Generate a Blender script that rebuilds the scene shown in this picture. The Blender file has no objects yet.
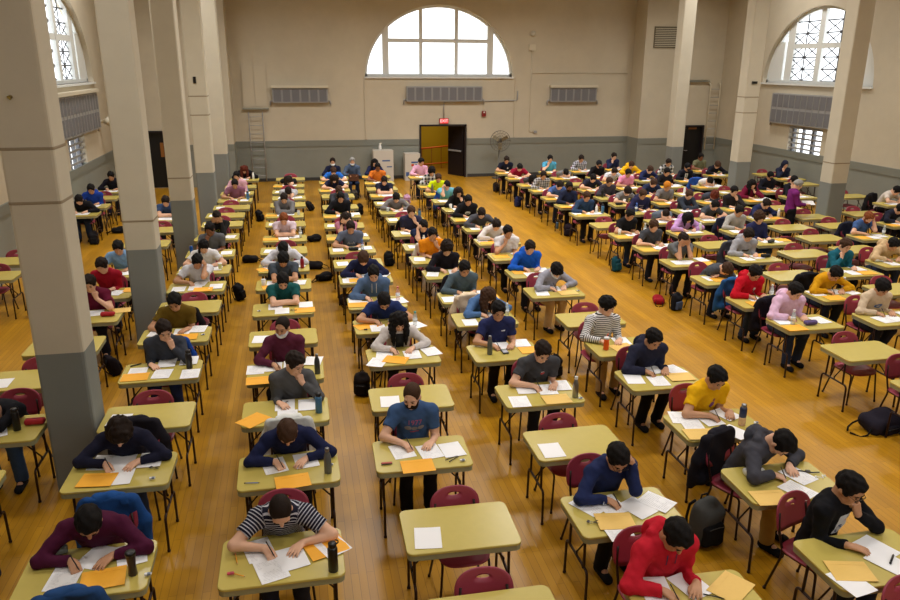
import bpy, bmesh, math, random
import numpy as np
from mathutils import Vector, Matrix, Euler
from mathutils.bvhtree import BVHTree
random.seed(7)
scene = bpy.context.scene
COL = scene.collection
PI = math.pi
V = Vector

# exposure and paint constants
SKY, LAMP, CORR, EXPO = 2.6, 126., 20., 0.0
LAMPX = (.75, 1.0, 1.1, 1.0, .8); LAMPY = (.50, .92, 1.4, 1.5)
FLOOR1, FLOOR2, FLOORM = (194, 141, 26), (178, 126, 18), (140, 94, 10)
TOPC, APRC, MARC = (196, 178, 92), (150, 148, 112), (152, 52, 72)
CREAM, GREY, CREAMP, GREYP = (201, 191, 169), (138, 141, 132), (204, 196, 176), (128, 132, 128)
# ------------------------------------------------------------------ materials
MATS = {}
def srgb(r, g, b):
    f = lambda c: (c/255/12.92) if c/255 <= .04045 else ((c/255+.055)/1.055)**2.4
    return (f(r), f(g), f(b), 1)
def bsdf_of(m):
    return next(n for n in m.node_tree.nodes if n.type == 'BSDF_PRINCIPLED')
def mat(name, rgb, rough=.6, metal=0., noise=0., nscale=20., bump=0., spec=.5, coat=0.):
    if name in MATS: return MATS[name]
    m = bpy.data.materials.new(name); m.use_nodes = True
    nt = m.node_tree; b = bsdf_of(m)
    c = srgb(*rgb)
    b.inputs['Base Color'].default_value = c
    b.inputs['Roughness'].default_value = rough
    b.inputs['Metallic'].default_value = metal
    b.inputs['Specular IOR Level'].default_value = spec
    b.inputs['Coat Weight'].default_value = coat
    if noise or bump:
        tc = nt.nodes.new('ShaderNodeTexCoord'); nz = nt.nodes.new('ShaderNodeTexNoise')
        nz.inputs['Scale'].default_value = nscale; nz.inputs['Detail'].default_value = 4
        nt.links.new(tc.outputs['Object'], nz.inputs['Vector'])
        if noise:
            mx = nt.nodes.new('ShaderNodeMix'); mx.data_type = 'RGBA'
            mx.inputs[6].default_value = tuple(x*(1-noise) for x in c[:3])+(1,)
            mx.inputs[7].default_value = tuple(min(1, x*(1+noise)) for x in c[:3])+(1,)
            nt.links.new(nz.outputs['Fac'], mx.inputs[0]); nt.links.new(mx.outputs[2], b.inputs['Base Color'])
        if bump:
            bp = nt.nodes.new('ShaderNodeBump'); bp.inputs['Strength'].default_value = bump; bp.inputs['Distance'].default_value = .01
            nt.links.new(nz.outputs['Fac'], bp.inputs['Height']); nt.links.new(bp.outputs['Normal'], b.inputs['Normal'])
    MATS[name] = m
    return m
def cloth(rgb):
    return mat('cloth_%d_%d_%d' % rgb, rgb, .9, 0, .12, 30, .25, .2)
def emis(name, rgb, s):
    if name in MATS: return MATS[name]
    m = mat(name, rgb); b = bsdf_of(m)
    b.inputs['Emission Color'].default_value = srgb(*rgb); b.inputs['Emission Strength'].default_value = s
    return m
def stripes(name, c1, c2, scale, duty=.5, axis='Z', shear=.55):
    if name in MATS: return MATS[name]
    m = mat(name, c1, .9, spec=.2); nt = m.node_tree; b = bsdf_of(m)
    tc = nt.nodes.new('ShaderNodeTexCoord'); sp = nt.nodes.new('ShaderNodeSeparateXYZ')
    nt.links.new(tc.outputs['Object'], sp.inputs[0])
    def band(sock):
        mu = nt.nodes.new('ShaderNodeMath'); mu.operation = 'MULTIPLY'; mu.inputs[1].default_value = scale
        fr = nt.nodes.new('ShaderNodeMath'); fr.operation = 'FRACT'
        gt = nt.nodes.new('ShaderNodeMath'); gt.operation = 'GREATER_THAN'; gt.inputs[1].default_value = duty
        nt.links.new(sock, mu.inputs[0]); nt.links.new(mu.outputs[0], fr.inputs[0]); nt.links.new(fr.outputs[0], gt.inputs[0])
        return gt.outputs[0]
    mx = nt.nodes.new('ShaderNodeMix'); mx.data_type = 'RGBA'
    mx.inputs[6].default_value = srgb(*c1); mx.inputs[7].default_value = srgb(*c2)
    if axis == 'Z':
        at = nt.nodes.new('ShaderNodeAttribute'); at.attribute_name = 'along'
        f = band(at.outputs['Fac'])
    else:
        a, c = band(sp.outputs[0]), band(sp.outputs[2])
        ad = nt.nodes.new('ShaderNodeMath'); ad.operation = 'ADD'; nt.links.new(a, ad.inputs[0]); nt.links.new(c, ad.inputs[1])
        hf = nt.nodes.new('ShaderNodeMath'); hf.operation = 'MULTIPLY'; hf.inputs[1].default_value = .5
        nt.links.new(ad.outputs[0], hf.inputs[0]); f = hf.outputs[0]
    nt.links.new(f, mx.inputs[0]); nt.links.new(mx.outputs[2], b.inputs['Base Color'])
    return m
def clear_mat(name, rgb, rough=.08, alpha=.35):
    if name in MATS: return MATS[name]
    m = bpy.data.materials.new(name); m.use_nodes = True; nt = m.node_tree; nt.nodes.clear()
    out = nt.nodes.new('ShaderNodeOutputMaterial'); mx = nt.nodes.new('ShaderNodeMixShader')
    tr = nt.nodes.new('ShaderNodeBsdfTransparent'); pb = nt.nodes.new('ShaderNodeBsdfPrincipled')
    pb.inputs['Base Color'].default_value = srgb(*rgb); pb.inputs['Roughness'].default_value = rough
    mx.inputs[0].default_value = alpha
    nt.links.new(tr.outputs[0], mx.inputs[1]); nt.links.new(pb.outputs[0], mx.inputs[2]); nt.links.new(mx.outputs[0], out.inputs[0])
    MATS[name] = m
    return m
def wall_mat(name, top, low, split, bw=.42, bh=.2, bumps=.25):
    m = mat(name, top, .75); nt = m.node_tree; b = bsdf_of(m)
    tc = nt.nodes.new('ShaderNodeTexCoord'); sp = nt.nodes.new('ShaderNodeSeparateXYZ'); nt.links.new(tc.outputs['Object'], sp.inputs[0])
    gt = nt.nodes.new('ShaderNodeMath'); gt.operation = 'GREATER_THAN'; gt.inputs[1].default_value = split
    nt.links.new(sp.outputs[2], gt.inputs[0])
    nz = nt.nodes.new('ShaderNodeTexNoise'); nz.inputs['Scale'].default_value = .9; nz.inputs['Detail'].default_value = 6; nz.inputs['Roughness'].default_value = .65
    nt.links.new(tc.outputs['Object'], nz.inputs['Vector'])
    mx = nt.nodes.new('ShaderNodeMix'); mx.data_type = 'RGBA'
    mx.inputs[6].default_value = srgb(*low); mx.inputs[7].default_value = srgb(*top)
    nt.links.new(gt.outputs[0], mx.inputs[0])
    hs = nt.nodes.new('ShaderNodeHueSaturation'); mr = nt.nodes.new('ShaderNodeMapRange')
    mr.inputs['From Min'].default_value = .3; mr.inputs['From Max'].default_value = .7; mr.inputs['To Min'].default_value = .93; mr.inputs['To Max'].default_value = 1.05
    nt.links.new(nz.outputs['Fac'], mr.inputs['Value']); nt.links.new(mr.outputs[0], hs.inputs['Value'])
    nt.links.new(mx.outputs[2], hs.inputs['Color']); nt.links.new(hs.outputs[0], b.inputs['Base Color'])
    if bumps:
        ad = nt.nodes.new('ShaderNodeMath'); ad.operation = 'ADD'; nt.links.new(sp.outputs[0], ad.inputs[0]); nt.links.new(sp.outputs[1], ad.inputs[1])
        cb = nt.nodes.new('ShaderNodeCombineXYZ'); nt.links.new(ad.outputs[0], cb.inputs[0]); nt.links.new(sp.outputs[2], cb.inputs[1])
        bk = nt.nodes.new('ShaderNodeTexBrick'); bk.inputs['Scale'].default_value = 1; bk.inputs['Brick Width'].default_value = bw; bk.inputs['Row Height'].default_value = bh
        bk.inputs['Mortar Size'].default_value = .006; nt.links.new(cb.outputs[0], bk.inputs['Vector'])
        bp = nt.nodes.new('ShaderNodeBump'); bp.inputs['Strength'].default_value = bumps; bp.inputs['Distance'].default_value = .004; bp.invert = True
        nt.links.new(bk.outputs['Fac'], bp.inputs['Height']); nt.links.new(bp.outputs['Normal'], b.inputs['Normal'])
    return m
def floor_mat():
    m = mat('varnished_maple_strip_floor', (170, 112, 30), .3); nt = m.node_tree; b = bsdf_of(m)
    tc = nt.nodes.new('ShaderNodeTexCoord'); mp = nt.nodes.new('ShaderNodeMapping'); mp.inputs['Rotation'].default_value = (0, 0, PI/2)
    nt.links.new(tc.outputs['Object'], mp.inputs['Vector'])
    bk = nt.nodes.new('ShaderNodeTexBrick'); bk.inputs['Scale'].default_value = 1; bk.inputs['Brick Width'].default_value = 1.3
    bk.inputs['Row Height'].default_value = 0.07; bk.inputs['Mortar Size'].default_value = .002; bk.inputs['Bias'].default_value = 0
    bk.offset = .37; bk.inputs['Color1'].default_value = srgb(*FLOOR1); bk.inputs['Color2'].default_value = srgb(*FLOOR2)
    bk.inputs['Mortar'].default_value = srgb(*FLOORM)
    nt.links.new(mp.outputs[0], bk.inputs['Vector'])
    nz = nt.nodes.new('ShaderNodeTexNoise'); nz.inputs['Scale'].default_value = 1.1; nz.inputs['Detail'].default_value = 5
    mp2 = nt.nodes.new('ShaderNodeMapping'); mp2.inputs['Scale'].default_value = (3, .5, 1)
    nt.links.new(tc.outputs['Object'], mp2.inputs['Vector']); nt.links.new(mp2.outputs[0], nz.inputs['Vector'])
    mr = nt.nodes.new('ShaderNodeMapRange'); mr.inputs['From Min'].default_value = .3; mr.inputs['From Max'].default_value = .7
    mr.inputs['To Min'].default_value = .78; mr.inputs['To Max'].default_value = 1.1
    nt.links.new(nz.outputs['Fac'], mr.inputs['Value'])
    hs = nt.nodes.new('ShaderNodeHueSaturation'); nt.links.new(mr.outputs[0], hs.inputs['Value']); nt.links.new(bk.outputs['Color'], hs.inputs['Color'])
    nt.links.new(hs.outputs[0], b.inputs['Base Color'])
    n2 = nt.nodes.new('ShaderNodeTexNoise'); n2.inputs['Scale'].default_value = .7; n2.inputs['Detail'].default_value = 4
    nt.links.new(tc.outputs['Object'], n2.inputs['Vector'])
    m2 = nt.nodes.new('ShaderNodeMapRange'); m2.inputs['To Min'].default_value = .24; m2.inputs['To Max'].default_value = .46
    nt.links.new(n2.outputs['Fac'], m2.inputs['Value']); nt.links.new(m2.outputs[0], b.inputs['Roughness'])
    b.inputs['Specular IOR Level'].default_value = .5
    return m
def paper_mat(name, lines):
    m = mat(name, (246, 246, 248), .5, spec=.5); nt = m.node_tree; b = bsdf_of(m)
    if not lines: return m
    tc = nt.nodes.new('ShaderNodeTexCoord'); sp = nt.nodes.new('ShaderNodeSeparateXYZ'); nt.links.new(tc.outputs['Object'], sp.inputs[0])
    def mth(op, a, v=None, w=None):
        n = nt.nodes.new('ShaderNodeMath'); n.operation = op
        for i, x in enumerate((a, v, w)):
            if x is None: continue
            if isinstance(x, (int, float)): n.inputs[i].default_value = x
            else: nt.links.new(x, n.inputs[i])
        return n.outputs[0]
    ln = mth('GREATER_THAN', mth('FRACT', mth('MULTIPLY', sp.outputs[1], 62)), .55)
    nz = nt.nodes.new('ShaderNodeTexNoise'); nz.inputs['Scale'].default_value = 320; mp = nt.nodes.new('ShaderNodeMapping'); mp.inputs['Scale'].default_value = (.5, 1, 1)
    nt.links.new(tc.outputs['Object'], mp.inputs[0]); nt.links.new(mp.outputs[0], nz.inputs['Vector'])
    wd = mth('GREATER_THAN', nz.outputs['Fac'], .46)
    n3 = nt.nodes.new('ShaderNodeTexNoise'); n3.inputs['Scale'].default_value = 9; nt.links.new(tc.outputs['Object'], n3.inputs['Vector'])
    oi = nt.nodes.new('ShaderNodeObjectInfo'); n3.noise_dimensions = '4D'; nt.links.new(mth('MULTIPLY', oi.outputs['Random'], 30.), n3.inputs['W'])
    bl = mth('GREATER_THAN', n3.outputs['Fac'], .47)
    inx = mth('LESS_THAN', mth('ABSOLUTE', sp.outputs[0]), .085); iny = mth('LESS_THAN', mth('ABSOLUTE', sp.outputs[1]), .118)
    f = mth('MULTIPLY', mth('MULTIPLY', mth('MULTIPLY', ln, wd), mth('MULTIPLY', inx, iny)), mth('MULTIPLY', bl, .3))
    mx = nt.nodes.new('ShaderNodeMix'); mx.data_type = 'RGBA'; mx.inputs[6].default_value = srgb(246, 246, 248); mx.inputs[7].default_value = srgb(70, 70, 80)
    nt.links.new(f, mx.inputs[0]); nt.links.new(mx.outputs[2], b.inputs['Base Color'])
    return m

# ------------------------------------------------------------------ mesh helpers
def new_mesh(name, verts, faces, smooth=True, mats=None):
    me = bpy.data.meshes.new(name); me.from_pydata([tuple(v) for v in verts], [], [tuple(f) for f in faces])
    me.update()
    if smooth: me.polygons.foreach_set('use_smooth', [True]*len(me.polygons))
    return me
def bm_mesh(name, bm, smooth=False):
    bmesh.ops.recalc_face_normals(bm, faces=bm.faces)
    me = bpy.data.meshes.new(name); bm.to_mesh(me); bm.free()
    if smooth: me.polygons.foreach_set('use_smooth', [True]*len(me.polygons))
    return me
def obj(name, me, m=None, parent=None, loc=(0, 0, 0), rot=(0, 0, 0), shared=False):
    o = bpy.data.objects.new(name, me); COL.objects.link(o)
    o.location = loc; o.rotation_euler = rot
    if parent is not None: o.parent = parent
    if m is not None and me is not None:
        if shared:
            if not me.materials: me.materials.append(None)
            o.material_slots[0].link = 'OBJECT'; o.material_slots[0].material = m
        elif not me.materials: me.materials.append(m)
    return o
def tag(o, label=None, cat=None, group=None, kind=None):
    if label: o['label'] = label
    if cat: o['category'] = cat
    if group: o['group'] = group
    if kind: o['kind'] = kind
    return o
def empty(name, loc, rz=0):
    o = bpy.data.objects.new(name, None); COL.objects.link(o); o.location = loc; o.rotation_euler = (0, 0, rz)
    o.empty_display_size = .1
    return o
def struct(name, me, m, parent=None, loc=(0, 0, 0)):
    o = obj(name, me, m, parent, loc)
    if parent is None: o['kind'] = 'structure'
    return o
def copy_tree(src, loc, rz, parent=None):
    c = src.copy(); COL.objects.link(c)
    if parent is None: c.location = loc; c.rotation_euler = (0, 0, rz)
    else: c.parent = parent
    for ch in src.children: copy_tree(ch, None, None, c)
    return c
def add_box(bm, cx, cy, cz, sx, sy, sz, rot=None):
    M = Matrix.Translation((cx, cy, cz)) @ (rot.to_matrix().to_4x4() if rot else Matrix()) @ Matrix.Diagonal((sx, sy, sz, 1))
    return bmesh.ops.create_cube(bm, size=1, matrix=M)['verts']
def rrect(w, d, r, n=6):
    pts = []
    for cx, cy, a0 in ((w/2-r, d/2-r, 0), (-w/2+r, d/2-r, 90), (-w/2+r, -d/2+r, 180), (w/2-r, -d/2+r, 270)):
        for i in range(n+1):
            a = math.radians(a0+90*i/n); pts.append((cx+r*math.cos(a), cy+r*math.sin(a)))
    return pts
def loft(bm, rings, cap=True):
    vs = [[bm.verts.new(p) for p in r] for r in rings]; n = len(vs[0])
    for a, b in zip(vs, vs[1:]):
        for i in range(n): bm.faces.new((a[i], a[(i+1) % n], b[(i+1) % n], b[i]))
    if cap:
        bm.faces.new(list(reversed(vs[0]))); bm.faces.new(vs[-1])
    return vs
def prism(bm, w, d, r, z0, z1, bev=.003, n=6):
    R = lambda i: [(x*(1-2*i/w), y*(1-2*i/d)) for x, y in rrect(w, d, r, n)]
    loft(bm, [[(x, y, z) for x, y in R(i)] for z, i in ((z0, bev), (z0+bev, 0), (z1-bev, 0), (z1, bev))])
def tube(bm, pts, r, seg=8, cap=True):
    pts = [V(p) for p in pts]; rings = []; up = None
    for i, p in enumerate(pts):
        t = ((pts[min(i+1, len(pts)-1)]-p).normalized() + (p-pts[max(i-1, 0)]).normalized()).normalized()
        if up is None: up = t.orthogonal().normalized()
        up = (up - t*up.dot(t)).normalized(); s = t.cross(up)
        rr = r[i] if isinstance(r, (list, tuple)) else r
        rings.append([p + (up*math.cos(2*PI*k/seg)+s*math.sin(2*PI*k/seg))*rr for k in range(seg)])
    loft(bm, rings, cap)
def bend(pts, rad=.05, n=4):
    pts = [V(p) for p in pts]; out = [pts[0]]
    for a, b, c in zip(pts, pts[1:], pts[2:]):
        d1 = (a-b); d2 = (c-b); k = min(rad, d1.length*.45, d2.length*.45)
        p, q = b+d1.normalized()*k, b+d2.normalized()*k
        for i in range(n+1):
            t = i/n; out.append(p*(1-t)**2+b*2*t*(1-t)+q*t*t)
    out.append(pts[-1]); return out
def lathe(bm, prof, seg=20, cx=0, cy=0, z0=0):
    rings = [[(cx+r*math.cos(2*PI*k/seg), cy+r*math.sin(2*PI*k/seg), z0+z) for k in range(seg)] for r, z in prof]
    loft(bm, rings)
def boxes_mesh(name, L):
    bm = bmesh.new()
    for b in L: add_box(bm, *b)
    return bm_mesh(name, bm)
def curve_fill(name, polys, thick):
    """2-D outline with holes, filled and extruded by thick (local z)."""
    cu = bpy.data.curves.new(name, 'CURVE'); cu.dimensions = '2D'; cu.fill_mode = 'BOTH'; cu.extrude = thick/2
    for P in polys:
        s = cu.splines.new('POLY'); s.points.add(len(P)-1); s.use_cyclic_u = True
        for q, p in zip(s.points, P): q.co = (p[0], p[1], 0, 1)
    o = bpy.data.objects.new(name, cu); COL.objects.link(o)
    dg = bpy.context.evaluated_depsgraph_get(); dg.update()
    me = bpy.data.meshes.new_from_object(o.evaluated_get(dg)); bpy.data.objects.remove(o); bpy.data.curves.remove(cu)
    return me
def text_mesh(s, size, res=2, extrude=0):
    cu = bpy.data.curves.new('lettering', 'FONT'); cu.body = s; cu.size = size; cu.align_x = 'CENTER'; cu.align_y = 'CENTER'; cu.resolution_u = res; cu.extrude = extrude
    o = bpy.data.objects.new('lettering', cu); COL.objects.link(o)
    dg = bpy.context.evaluated_depsgraph_get(); dg.update()
    me = bpy.data.meshes.new_from_object(o.evaluated_get(dg)); bpy.data.objects.remove(o); bpy.data.curves.remove(cu)
    return me
def xform(me, M):
    me.transform(M); me.update(); return me
WX = Matrix(((1, 0, 0, 0), (0, 0, 1, 0), (0, 1, 0, 0), (0, 0, 0, 1)))   # plane (x, z), extruded along y
WY = Matrix(((0, 0, 1, 0), (1, 0, 0, 0), (0, 1, 0, 0), (0, 0, 0, 1)))   # plane (y, z), extruded along x
# ------------------------------------------------------------------ implicit surfaces for bodies, clothes, bags
CORN = [(i, j, k) for i in (0, 1) for j in (0, 1) for k in (0, 1)]
EDG = [(a, b) for a in range(8) for b in range(a+1, 8) if sum(abs(x-y) for x, y in zip(CORN[a], CORN[b])) == 1]
class Field:
    def __init__(s, lo, hi, h):
        s.h = h; s.lo = np.array(lo, float); n = np.ceil((np.array(hi)-s.lo)/h).astype(int)+1
        s.ax = [s.lo[i]+h*np.arange(n[i]) for i in range(3)]; s.d = np.full(n, .2, np.float32)
    def region(s, lo, hi):
        sl = []
        for i in range(3):
            a = int(np.clip(np.floor((lo[i]-s.lo[i])/s.h), 0, len(s.ax[i]))); b = int(np.clip(np.ceil((hi[i]-s.lo[i])/s.h)+1, 0, len(s.ax[i])))
            if b <= a: return None, None
            sl.append(slice(a, b))
        X, Y, Z = np.meshgrid(s.ax[0][sl[0]], s.ax[1][sl[1]], s.ax[2][sl[2]], indexing='ij', sparse=True)
        return tuple(sl), (X.astype(np.float32), Y.astype(np.float32), Z.astype(np.float32))
    def comb(s, sl, d, k, sub=False):
        o = s.d[sl]
        if sub:
            hh = np.maximum(k-np.abs(o+d), 0)/k; s.d[sl] = np.maximum(o, -d)+hh*hh*k*.25
        else:
            hh = np.maximum(k-np.abs(o-d), 0)/k; s.d[sl] = np.minimum(o, d)-hh*hh*k*.25
    def cap(s, a, b, ra, rb=None, k=.02, flat=None, sub=False, grow=0.):
        rb = ra if rb is None else rb; ra += grow; rb += grow
        a = np.array(a, float); b = np.array(b, float); m = max(ra, rb)+k+.015
        sl, P = s.region(np.minimum(a, b)-m, np.maximum(a, b)+m)
        if sl is None: return
        ba = b-a; L2 = max(ba@ba, 1e-9)
        t = np.clip(((P[0]-a[0])*ba[0]+(P[1]-a[1])*ba[1]+(P[2]-a[2])*ba[2])/L2, 0, 1)
        d = np.sqrt((P[0]-a[0]-t*ba[0])**2+(P[1]-a[1]-t*ba[1])**2+(P[2]-a[2]-t*ba[2])**2)-(ra+(rb-ra)*t)
        if flat is not None:
            L = math.sqrt(L2); d = np.maximum(d, ((P[0]-b[0])*ba[0]+(P[1]-b[1])*ba[1]+(P[2]-b[2])*ba[2])/L-flat)
        s.comb(sl, d, k, sub)
    def ell(s, c, r, R=None, k=.02, sub=False, grow=0.):
        c = np.array(c, float); r = np.array(r, float)+grow; m = r.max()+k+.015
        sl, P = s.region(c-m, c+m)
        if sl is None: return
        q = [P[i]-c[i] for i in range(3)]
        if R is not None: q = [R[0][i]*q[0]+R[1][i]*q[1]+R[2][i]*q[2] for i in range(3)]
        k0 = np.sqrt((q[0]/r[0])**2+(q[1]/r[1])**2+(q[2]/r[2])**2)+1e-6
        k1 = np.sqrt((q[0]/r[0]**2)**2+(q[1]/r[1]**2)**2+(q[2]/r[2]**2)**2)+1e-6
        s.comb(sl, k0*(k0-1)/k1, k, sub)
    def box(s, c, b, rad, R=None, k=.02, sub=False):
        c = np.array(c, float); b = np.array(b, float); m = np.linalg.norm(b)+rad+k+.015
        sl, P = s.region(c-m, c+m)
        if sl is None: return
        q = [P[i]-c[i] for i in range(3)]
        if R is not None: q = [R[0][i]*q[0]+R[1][i]*q[1]+R[2][i]*q[2] for i in range(3)]
        q = [np.abs(q[i])-(b[i]-rad) for i in range(3)]
        d = np.sqrt(sum(np.maximum(x, 0)**2 for x in q))+np.minimum(np.maximum(np.maximum(q[0], q[1]), q[2]), 0)-rad
        s.comb(sl, d, k, sub)
    def plane(s, p, n):        # keep the side n points away from
        n = np.array(n, float)/np.linalg.norm(n)
        X, Y, Z = np.meshgrid(*s.ax, indexing='ij', sparse=True)
        s.d = np.maximum(s.d, ((X-p[0])*n[0]+(Y-p[1])*n[1]+(Z-p[2])*n[2]).astype(np.float32))
    def ripple(s, amp, f, ph=0.):
        X, Y, Z = np.meshgrid(*s.ax, indexing='ij', sparse=True)
        near = np.abs(s.d) < .06
        w = amp*(np.sin(f*X+ph+1.7*np.sin(f*.6*Z+ph))*np.sin(f*.8*Y+2*ph)+.7*np.sin(f*1.3*Z+f*.5*X+3*ph)*np.sin(f*.9*X-f*.4*Y+ph))
        s.d = np.where(near, s.d+w, s.d).astype(np.float32)
    def mesh(s, name):
        d = s.d; d[0], d[-1] = .2, .2; d[:, 0], d[:, -1] = .2, .2; d[:, :, 0], d[:, :, -1] = .2, .2
        ins = d < 0; n = np.array(d.shape)
        cnt = sum(ins[i:n[0]-1+i, j:n[1]-1+j, k:n[2]-1+k].astype(np.int8) for i, j, k in CORN)
        cells = np.argwhere((cnt > 0) & (cnt < 8))
        val = np.stack([d[cells[:, 0]+i, cells[:, 1]+j, cells[:, 2]+k] for i, j, k in CORN], 1)
        acc = np.zeros((len(cells), 3)); num = np.zeros(len(cells))
        C = np.array(CORN, float)
        for a, b in EDG:
            m = (val[:, a] < 0) != (val[:, b] < 0); va, vb = val[m, a], val[m, b]; t = (va/(va-vb))[:, None]
            acc[m] += C[a]*(1-t)+C[b]*t; num[m] += 1
        verts = s.lo+(cells+acc/num[:, None])*s.h
        idx = np.full(n-1, -1, np.int64); idx[cells[:, 0], cells[:, 1], cells[:, 2]] = np.arange(len(cells))
        quads = []
        for axis in range(3):
            u, w = (axis+1) % 3, (axis+2) % 3
            sl0 = [slice(1, n[i]-1) for i in range(3)]; sl1 = list(sl0)
            sl0[axis] = slice(0, n[axis]-1); sl1[axis] = slice(1, n[axis])
            A, B = ins[tuple(sl0)], ins[tuple(sl1)]
            e = np.argwhere(A != B); off = np.array([1, 1, 1]); off[axis] = 0; e = e+off
            fl = ins[e[:, 0], e[:, 1], e[:, 2]]
            def g(du, dw):
                q = e.copy(); q[:, u] -= du; q[:, w] -= dw; return idx[q[:, 0], q[:, 1], q[:, 2]]
            Q = np.stack([g(1, 1), g(0, 1), g(0, 0), g(1, 0)], 1); Q[~fl] = Q[~fl][:, ::-1]; quads.append(Q)
        Q = np.concatenate(quads); Q = Q[(Q >= 0).all(1)]
        me = bpy.data.meshes.new(name)
        me.vertices.add(len(verts)); me.vertices.foreach_set('co', verts.astype(np.float32).ravel())
        me.loops.add(len(Q)*4); me.loops.foreach_set('vertex_index', Q.ravel().astype(np.int32))
        me.polygons.add(len(Q)); me.polygons.foreach_set('loop_start', np.arange(0, len(Q)*4, 4, dtype=np.int32))
        me.update(calc_edges=True); me.validate()
        me.polygons.foreach_set('use_smooth', [True]*len(me.polygons))
        return me

# ------------------------------------------------------------------ people
HS = 1.05
def nrm(v): v = np.array(v, float); return v/np.linalg.norm(v)
EDGE_Y = -.19          # the near edge of the table as seen from the sitter, in the sitter's own axes
def ik(S, W, l1, l2, cost):
    S, W = np.array(S), np.array(W); D = W-S; d = np.linalg.norm(D)
    if d > (l1+l2)*.985: W = S+D/d*(l1+l2)*.985; D = W-S; d = np.linalg.norm(D)
    ax = D/d; a = (l1*l1-l2*l2+d*d)/(2*d); h = math.sqrt(max(l1*l1-a*a, 1e-6))
    u = nrm(np.cross(ax, [0, .3, 1])); v = np.cross(ax, u)
    best = min((S+ax*a+h*(u*math.cos(t)+v*math.sin(t)) for t in np.linspace(0, 2*PI, 48)), key=cost)
    return best, W
POSES = {  # lean, head pitch
    'w': (16, 38), 'W': (29, 54), 'kl': (20, 44), 'kr': (20, 44), 'cl': (13, 30), 'cr': (13, 30), 'b': (20, 36), 'f': (20, 44), 'u': (6, 26), 's': (46, 76), 'r': (8, 40), 'stand': (4, 25)}
def skeleton(P):
    sc = P.get('scale', 1.); pose = P['pose']; lean, hp = POSES[pose]; lean += P.get('dlean', 0); hp += P.get('dhp', 0); hy = P.get('yaw', 0)
    J = {}; up = lambda a: np.array([0, -math.sin(math.radians(a)), math.cos(math.radians(a))])
    stand = pose == 'stand'
    pel = np.array([0, 0, .93 if stand else .545]); J['pel'] = pel
    J['waist'] = pel+up(lean*.55)*.17*sc; J['chest'] = J['waist']+up(lean*1.05)*.17*sc; J['neck'] = J['chest']+up(lean*1.35)*.155*sc
    tl = math.radians(P.get('twist', 0)); sx = np.array([math.cos(tl), math.sin(tl), 0])
    shc = J['chest']+up(lean*1.25)*.10*sc
    fw = -.035 if not stand else 0
    w = P.get('sh', .178)*sc
    J['sh'] = {s: shc+sx*s*w+np.array([0, fw, -.005]) for s in (-1, 1)}
    na = lean*1.0+hp*.25; J['ntop'] = J['neck']+up(na)*.085*sc
    # head frame
    h = math.radians(hp); y = math.radians(hy); r = math.radians(P.get('roll', 0))
    f = np.array([math.sin(y)*math.cos(h), -math.cos(y)*math.cos(h), -math.sin(h)]); x = np.array([math.cos(y), math.sin(y), 0]); u = nrm(np.cross(f, x))
    x2 = x*math.cos(r)+u*math.sin(r); u2 = u*math.cos(r)-x*math.sin(r)
    J['hx'], J['hf'], J['hu'] = x2, f, u2
    J['head'] = J['ntop']+u2*.078*sc+f*.022*sc
    # arms
    H = J['head']; tz = .772
    tg = {}
    dy = P.get('reach', 0)
    def write(s, y0=-.42): return dict(W=np.array([s*.13+P.get('hx', 0), y0+dy, tz+.012]), d=nrm([-s*.5, -.85, -.12]), m='grip')
    def flat(s, y0=-.40): return dict(W=np.array([s*.15, y0+dy, tz+.006]), d=nrm([-s*.55, -.8, -.04]), m='flat')
    y0 = -.37 if pose != 'W' else -.42
    if pose in ('w', 'W', 'u', 'r'): tg = {-1: write(-1, y0), 1: flat(1, y0+.02)}
    elif pose in ('f', 's'): tg = {-1: dict(W=np.array([.06, -.31+dy, tz+.03]), d=nrm([1, -.25, 0]), m='flat'), 1: dict(W=np.array([-.05, -.37+dy, tz+.005]), d=nrm([-1, .05, 0]), m='flat')}
    elif pose in ('kl', 'kr'):
        s = -1 if pose == 'kl' else 1
        d = nrm(u2*.75-f*.15-x2*s*.35); tp = H+x2*s*.088+u2*.055+f*.03
        tg = {s: dict(W=tp-d*.085, d=d, m='brow', n=x2*s), -s: write(-s, y0)}
    elif pose in ('cl', 'cr'):
        s = -1 if pose == 'cl' else 1
        d = nrm(np.array([-s*.25, .1, .9])); tp = H+f*.085-u2*.115+x2*s*.03
        tg = {s: dict(W=tp-d*.09+np.array([s*.02, -.03, 0]), d=d, m='fist', n=f), -s: flat(-s, y0+.02)}
    elif pose == 'b':
        for s in (-1, 1):
            d = nrm(u2*.8-x2*s*.3+f*.05); tp = H+x2*s*.055+f*.095+u2*.01
            tg[s] = dict(W=tp-d*.08, d=d, m='brow', n=f)
    elif pose == 'stand':
        tg = {-1: dict(W=np.array([-.14, -.30, 1.08]), d=nrm([.5, -.8, .05]), m='flat'), 1: dict(W=np.array([.14, -.30, 1.08]), d=nrm([-.5, -.8, .05]), m='flat')}
    if P.get('held'): tg[-1]['W'] += np.array([.02, .06, .06]); tg[1]['W'] += np.array([-.05, .04, .06]); tg[1]['m'] = 'grip'
    J['hand'] = {}; J['el'] = {}; wide = .5 if pose in ('W', 's', 'f') else .12
    for s, t in tg.items():
        raised = t['W'][2] > .85 and not stand
        def cost(E):
            c = -wide*s*(E[0]-J['sh'][s][0])+.6*E[2]
            if not stand:
                if raised: c = 4*abs(E[2]-.79)-.3*s*E[0]+(2 if E[1] > -.12 else 0)
                elif E[2] < .785 and E[1] < EDGE_Y+.06: c += 3+10*(.785-E[2])
            if s*E[0] < .1: c += 2
            return c
        E, W = ik(J['sh'][s], t['W'], .275*sc, .24*sc, cost); t['W'] = W; J['el'][s] = E; J['hand'][s] = t
    # legs
    J['hip'] = {s: pel+np.array([s*.088, -.01, -.015]) for s in (-1, 1)}
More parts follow.
